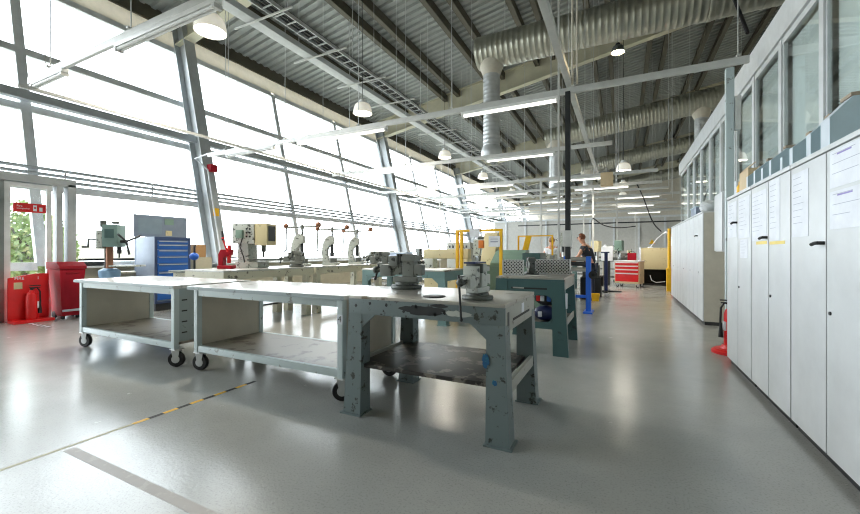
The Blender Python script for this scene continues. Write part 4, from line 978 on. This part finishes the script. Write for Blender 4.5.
# along-aisle rail and conduit
for (x, z, ya, yb, l) in [(-.76, 3.97, 3.2, 15.5, 'pale rail running along the aisle over the green bench'), (-7.75, 3.66, 2.3, 27, 'thin pale conduit running along the hall near the glazing')]:
    t = thing('aisle_rail', l, 'rail', (x, ya, z), 0); r = .045 if x > -2 else .025
    MB().box(-r, r, 0, yb-ya, -r, r, .004).out('channel', 'strut', t)
    for k in range(int((yb-ya)/3)+1): MB().cyl((0, .3+3*k, r), (0, .3+3*k, deck(x)-z-.0), .006, n=6).out('hanger_wire', 'galv_white', t)
# battens: (x centre, rail index, lit)
def batten(loc, L, lit, label):
    t = thing('batten_light', label, 'batten light', loc, 0, 'fluorescent battens under the rails')
    MB().box(-L/2, L/2, -.04, .04, -.05, 0, .004).out('housing', 'tube_off', t)
    for s in (-1, 1): MB().cyl((-L/2+.04, s*.022, -.072), (L/2-.04, s*.022, -.072), .017, n=10).out('tube', 'tube' if lit else 'tube_off', t)
    for s in (-1, 1): mb = MB(); mb.box(s*(L/2-.03)-.02, s*(L/2-.03)+.02, -.045, .045, -.095, -.05); mb.out('end_cap', 'strut', t)
NW = ['nearest', 'second', 'third', 'fourth', 'fifth', 'sixth', 'seventh', 'farthest']
BT = {0: [(-7.35, 1.0, 0), (-4.55, 1.9, 0)], 1: [(-8.2, 1.7, 0), (-5.4, 2.4, 1), (-1.75, 1.7, 1)], 2: [(-6.0, 2.4, 1), (-2.4, 1.8, 1)], 3: [(-7.6, 1.8, 1), (-4.4, 1.8, 1), (-1.4, 1.8, 1)], 4: [(-7.6, 1.8, 1), (-4.4, 1.8, 1), (-.8, 1.8, 1)], 5: [(-6.6, 1.8, 1), (-3.0, 1.8, 1), (.6, 1.8, 1)], 6: [(-6.6, 1.8, 1), (-3.0, 1.8, 1), (.6, 1.8, 1)], 7: [(-6, 1.8, 1), (-2.4, 1.8, 1), (1.2, 1.8, 1)]}
for i, bs in BT.items():
    for j, (x, L, lit) in enumerate(bs):
        batten((x, RAILS[i][0], RZt-.051), L, lit, f"{'lit' if lit else 'unlit'} fluorescent batten under the {NW[i]} rail, {['window end', 'middle', 'aisle end'][j] if len(bs) > 2 else ['window end', 'aisle end'][j]}")
# trunking, ladder tray with lamps
t = thing('cable_trunking', 'long pale cable trunking running along the hall over the lamps', 'trunking', (-6.67, 3.2, 5.95))
MB().box(-.13, .13, 0, 30, -.05, .08, .006).out('duct', 'galv_white', t)
for k in range(10): MB().cyl((0, .4+3*k, .08), (0, .4+3*k, deck(-6.67)-5.95), .007, n=6).out('hanger_wire', 'galv_white', t)
t = thing('cable_ladder', 'long cable ladder tray beside the trunking', 'cable ladder', (-6.07, 3.0, 5.98))
for s in (-1, 1): MB().box(s*.15-.012, s*.15+.012, 0, 31, -.03, .05).out('side_rail', 'galv_white', t)
mb = MB()
for k in range(103): mb.box(-.14, .14, .1+.3*k-.015, .1+.3*k+.015, -.02, .0)
mb.out('rungs', 'galv_white', t)['kind'] = 'stuff'
for k in range(3): MB().cyl((-.09+.08*k, 0, .02), (-.09+.08*k, 31, .02), .022, n=8).out('cable', 'dark', t)
for k in range(15): MB().cyl((0, .6+2.1*k, .0), (0, .6+2.1*k, deck(-6.07)-5.98), .007, n=6).out('hanger_rod', 'galv_white', t)
for k in range(14):
    y = 3.72+1.6*k
    tag(MB().box(-7.15, -5.55, y-.013, y+.013, 5.86, 5.892).out('support_strut', 'strut'), f'short crosswise strut between trunking and ladder tray, {ORD[k]} from the camera', 'strut', 'crosswise struts under the roof')
# high bay lamps
def high_bay(loc, label, glare=False, tilt=0):
    t = thing('high_bay_lamp', label, 'lamp', loc, 0, 'high bay lamps'); t.rotation_euler = (tilt, 0, 0)
    if glare: t.scale = (.42, .42, .42)
    MB().lathe([(0, .30), (.07, .30), (.09, .27), (.10, .20), (.1, .19), (0, .19)], n=24).out('gear_housing', 'tube_off' if not glare else 'dark', t)
    MB().lathe([(.12, .20), (.18, .17), (.22, .10), (.24, .0), (.245, -.07), (.235, -.07), (.23, 0), (.21, .09), (.17, .16), (.11, .19)], n=28).out('bell', 'lamp_bell' if not glare else 'iron_dark', t)
    MB().lathe([(0, -.085), (.12, -.08), (.2, -.068), (.23, -.05), (.2, -.03), (0, -.03)], n=28).out('lens', 'lamp_glare' if glare else 'lamp_lens', t)
    if not glare:
        l = bpy.data.lights.new('lamp_bulb', 'SPOT'); l.energy = 380; l.color = (1, .92, .78); l.spot_size = R(150); l.spot_blend = .6; l.shadow_soft_size = .2
        lo = bpy.data.objects.new('lamp_bulb', l); COL.objects.link(lo); lo.location = (loc[0], loc[1], loc[2]-.12)
    MB().cyl((0, 0, .30), (0, 0, (deck(loc[0])-loc[2]-.1)/(.42 if glare else 1)), .008, n=6).out('suspension', 'dark', t)
for i, (y, l) in enumerate([(4.05, 'white bell lamp above the trolley tables, nearest of its row'), (8.2, 'white bell lamp, second in the row along the trunking'), (13.4, 'white bell lamp, third in the row along the trunking'), (17.9, 'white bell lamp, fourth in the row along the trunking'), (23.4, 'white bell lamp, fifth and farthest along the trunking')]):
    high_bay((-6.05, y, 4.95), l)
high_bay((-.06, 7.1, 4.60), 'glaring bare lamp under the roof above the aisle', True)
for y, z, l in [(15.2, 4.22, 'white bell lamp over the aisle behind the cardboard box'), (21.5, 4.6, 'white bell lamp over the far aisle'), (28, 5.0, 'white bell lamp over the far end of the aisle')]: high_bay((.05, y, z), l)
t = thing('speaker_box', 'beige box hung under the aisle rail in front of the bell lamp', 'box', (-.4, 12.6, 3.25))
MB().box(-.17, .17, -.14, .14, 0, .38, .01).out('body', 'card', t); mb = MB(); mb.box(-.38, -.17, -.02, .02, .32, .35); mb.box(-.38, -.35, -.02, .02, .35, .66); mb.out('bracket', 'strut', t)
for j, (xa, xb, y, z, m, l) in enumerate([(-6, 1.4, 15.1, 3.45, 'strut', 'pale conduit crossing the hall, nearest of the far conduits'), (-8, 1.6, 18.0, 3.4, 'galv_white', 'pale conduit crossing the hall behind the fifth rail'), (-5, 2.6, 18.2, 3.15, 'strut', 'lower pale conduit crossing the hall behind the fifth rail'), (-8.5, 2.6, 21.3, 3.35, 'galv_white', 'pale conduit crossing the hall behind the sixth rail'), (-7, 3, 24.6, 3.6, 'strut', 'upper pale conduit crossing behind the seventh rail'), (-6, 3, 24.8, 3.0, 'dark', 'dark conduit crossing behind the seventh rail')]):
    t = thing('cross_conduit', l, 'conduit', (xa, y, z), 0, 'conduits crossing the far hall'); MB().box(0, xb-xa, -.04, .04, -.035, .035, .004).out('channel', m, t)
    for k in range(int((xb-xa)/2.4)+1): MB().cyl((.2+2.4*k, 0, .035), (.2+2.4*k, 0, deck(xa+.2+2.4*k)-z-.02), .007, n=6).out('hanger_wire', 'galv_white', t)
# ducts
def duct(x0, x1, y, z0, z1, r, label, drops):
    t = thing('spiral_duct', label, 'duct', (x0, y, z0), 0, 'spiral ventilation ducts')
    L = math.hypot(x1-x0, z1-z0); n = int(L/.15); prof = [(r*.86, -.02), (r, 0)]
    for k in range(n): s = k*.15; prof += [(r, s+.05), (r*1.018, s+.065), (r*1.018, s+.085), (r, s+.10)]
    prof += [(r, L), (r*.9, L+.01)]
    dm = MB(); mx = Matrix.Rotation(math.atan2(x1-x0, z1-z0), 4, 'Y'); dm.lathe(prof, (0, 0, 0), 32, mx); dm.out('duct_body', 'galv', t)
    for k in range(1, int(L/1.9)):
        MB().lathe([(r*1.03, -.05), (r*1.045, -.04), (r*1.045, .04), (r*1.03, .05)], tuple(mx @ Vector((0, 0, 1.9*k))), 32, mx).out('joint_band', 'galv', t)
    k = 0
    for (x, zb, rr) in drops:
        z = z0+(x-x0)*(z1-z0)/(x1-x0)-z0; xx = x-x0; zz = zb-z0
        dp = MB().lathe([(rr*1.35, z-r*.55), (rr*1.35, z-r*1.05), (rr, z-r*1.55)], (xx, 0, 0), 24).out('drop_collar', 'cream', t)
        pr = []; q = zz+.35
        while q < z-r*1.5: pr += [(rr*.96, q), (rr*.985, q+.04), (rr*.96, q+.05)]; q += .12
        MB().lathe(pr, (xx, 0, 0), 24).out('drop_pipe', 'galv_white', t)
        MB().lathe([(rr*1.2, zz), (rr*1.25, zz+.02), (rr*1.22, zz+.22), (rr, zz+.36), (rr*.9, zz+.36), (rr*1.1, zz+.2), (rr*1.1, zz+.01)], (xx, 0, 0), 24).out('outlet_hood', 'galv_white', t)
    for k in range(int(L/2.5)):
        p = mx @ Vector((0, 0, .8+2.5*k)); X = x0+p.x; MB().cyl((p.x, 0, p.z+r), (p.x, 0, deck(X)-z0), .009, n=6).out('hanger_rod', 'galv_white', t)
duct(-3.85, 7.5, 11.0, 7.2, 7.2, .46, 'big spiral duct crossing under the roof, nearest the camera', [(-3.45, 4.05, .25)])
duct(-3.6, 7.5, 21, 7.25, 8.6, .5, 'sloping spiral duct crossing the hall, second from the camera', [(-3.1, 4.3, .34), (3.2, 4.4, .27)])
duct(-2.6, 7.5, 30, 7.4, 8.9, .5, 'third spiral duct crossing the hall', [(-2.2, 4.6, .36), (4.2, 4.6, .27)])
duct(-2, 8, 41, 7.6, 9.0, .5, 'farthest spiral duct in front of the cream end wall', [])
# service poles
for (x, y, w_, m, l, zt) in [(-.76, 6.38, .075, 'dark', 'dark square service pole rising behind the green bench', 3.78), (-.90, 6.38, .03, 'strut', 'slim pale conduit left of the dark service pole', 9.0), (-2.53, 13.75, .07, 'strut', 'pale service pole near the white-shirted person', 3.78), (-1.0, 16.05, .072, 'strut', 'pale service pole left of the red drawer cabinet', 3.78), (-.2, 19.35, .06, 'strut', 'pale service pole in the far aisle', 3.78), (-1.9, 22.85, .07, 'strut', 'pale service pole behind the far benches', 3.78), (.75, 27.2, .07, 'strut', 'farthest pale service pole before the partition', 3.78), (-7.5, 16.05, .05, 'strut', 'thin service pole near the second column', 3.7)]:
    t = thing('service_pole', l, 'pole', (x, y, 0), 0, 'service poles'); MB().box(-w_/2, w_/2, -w_/2, w_/2, .012, zt, .004).out('shaft', m, t); MB().box(-w_*.8, w_*.8, -w_*.8, w_*.8, 0, .012).out('base_plate', 'dark', t)
    if w_ > .072: MB().box(-w_*.9, w_*.9, -w_/2-.06, -w_/2, 1.35, 1.6, .006).out('socket_box', 'paper' if m != 'dark' else 'strut', t)
t = thing('upper_conduit', 'pair of pale conduits rising from the pole to the roof', 'conduit', (-.70, 6.42, 3.9))
for dx in (0, .07): MB().cyl((dx, 0, 0), (dx, 0, deck(-.7)-3.92), .016, n=8).out('pipe', 'cream', t)
# cables
for pts, l in [([(-.1, 7.4, 8.9), (.6, 7.6, 6.3), (1.25, 7.7, 6.0), (1.45, 7.2, 5.2), (1.45, 6.2, 4.0)], 'black cable dropping from the roof to the office partition'), ([(.5, 16.2, 3.8), (.7, 16.2, 3.3), (1.0, 16.2, 2.4), (1.3, 16.2, 2.0)], 'dark flexible cable hanging over the far aisle'), ([(-1, 16, 2.6), (-.6, 16, 2.3), (-.1, 16.1, 2.2), (.5, 16.2, 2.25)], 'sagging dark cable beside the far service pole')]:
    P = [Vector(p) for p in pts]; path = []
    for k in range(len(P)-1):
        p0, p1, p2, p3 = P[max(k-1, 0)], P[k], P[k+1], P[min(k+2, len(P)-1)]
        for q in range(8):
            u = q/8; path.append(.5*((2*p1)+(p2-p0)*u+(2*p0-5*p1+4*p2-p3)*u*u+(3*p1-p0-3*p2+p3)*u**3))
    tag(MB().tube(path, .022, 8).out('power_cable', 'black'), l, 'cable')

t = thing('drop_conduit', 'thin white conduit dropping down the first column from the rail', 'conduit', (0, 0, 0))
MB().tube([(-9.8, 6.5, 3.88), (xg(3.8)+.72, 6.62, 3.86), (xg(3.6)+.72, 6.95, 3.6), (xg(.1)+.72, 6.95, .1)], .022, 8).out('pipe', 'paper', t); MB().box(xg(3.7)+.62, xg(3.7)+.80, 7.0, 7.2, 3.58, 3.78, .006).out('isolator_box', 'red_dark', t)
tag(MB().box(xg(2.4)+.64, xg(2.4)+.655, 6.96, 7.14, 2.28, 2.52, 0).out('yellow_tag', 'yellow'), 'yellow warning sticker on the first inclined column', 'sticker')
# ------------------------------------------------------------------ light, camera, view
w = bpy.data.worlds.new('sky'); S.world = w; w.use_nodes = True
bg = w.node_tree.nodes['Background']; bg.inputs['Color'].default_value = (.88, .94, 1.0, 1); bg.inputs['Strength'].default_value = 6.0
def portal(loc, rot, sx, sy):
    l = bpy.data.lights.new('window_portal', 'AREA'); l.shape = 'RECTANGLE'; l.size = sx; l.size_y = sy; l.cycles.is_portal = True
    o = bpy.data.objects.new('window_portal', l); COL.objects.link(o); o.location = loc; o.rotation_euler = rot
ln = math.atan(.237)
portal((xg(4.2)-.15, 26, 4.2), (0, -PI/2-ln, 0), 7, 62)
cam = bpy.data.cameras.new('camera'); co = bpy.data.objects.new('camera', cam); COL.objects.link(co)
co.location = (0, 0, 1.25); co.rotation_euler = (PI/2, 0, R(26.5)); cam.sensor_width = 36; cam.lens = 385/860*36; cam.shift_y = -4/860; cam.clip_end = 400
S.camera = co
vs = S.view_settings; vs.view_transform = 'Standard'; vs.look = 'None'; vs.gamma = 1; vs.exposure = .75; vs.use_curve_mapping = False
S.cycles.use_denoising = True; S.cycles.filter_width = 1.1
S.cycles.max_bounces = 8; S.cycles.diffuse_bounces = 5; S.cycles.transparent_max_bounces = 16
S.cycles.sample_clamp_indirect = 8
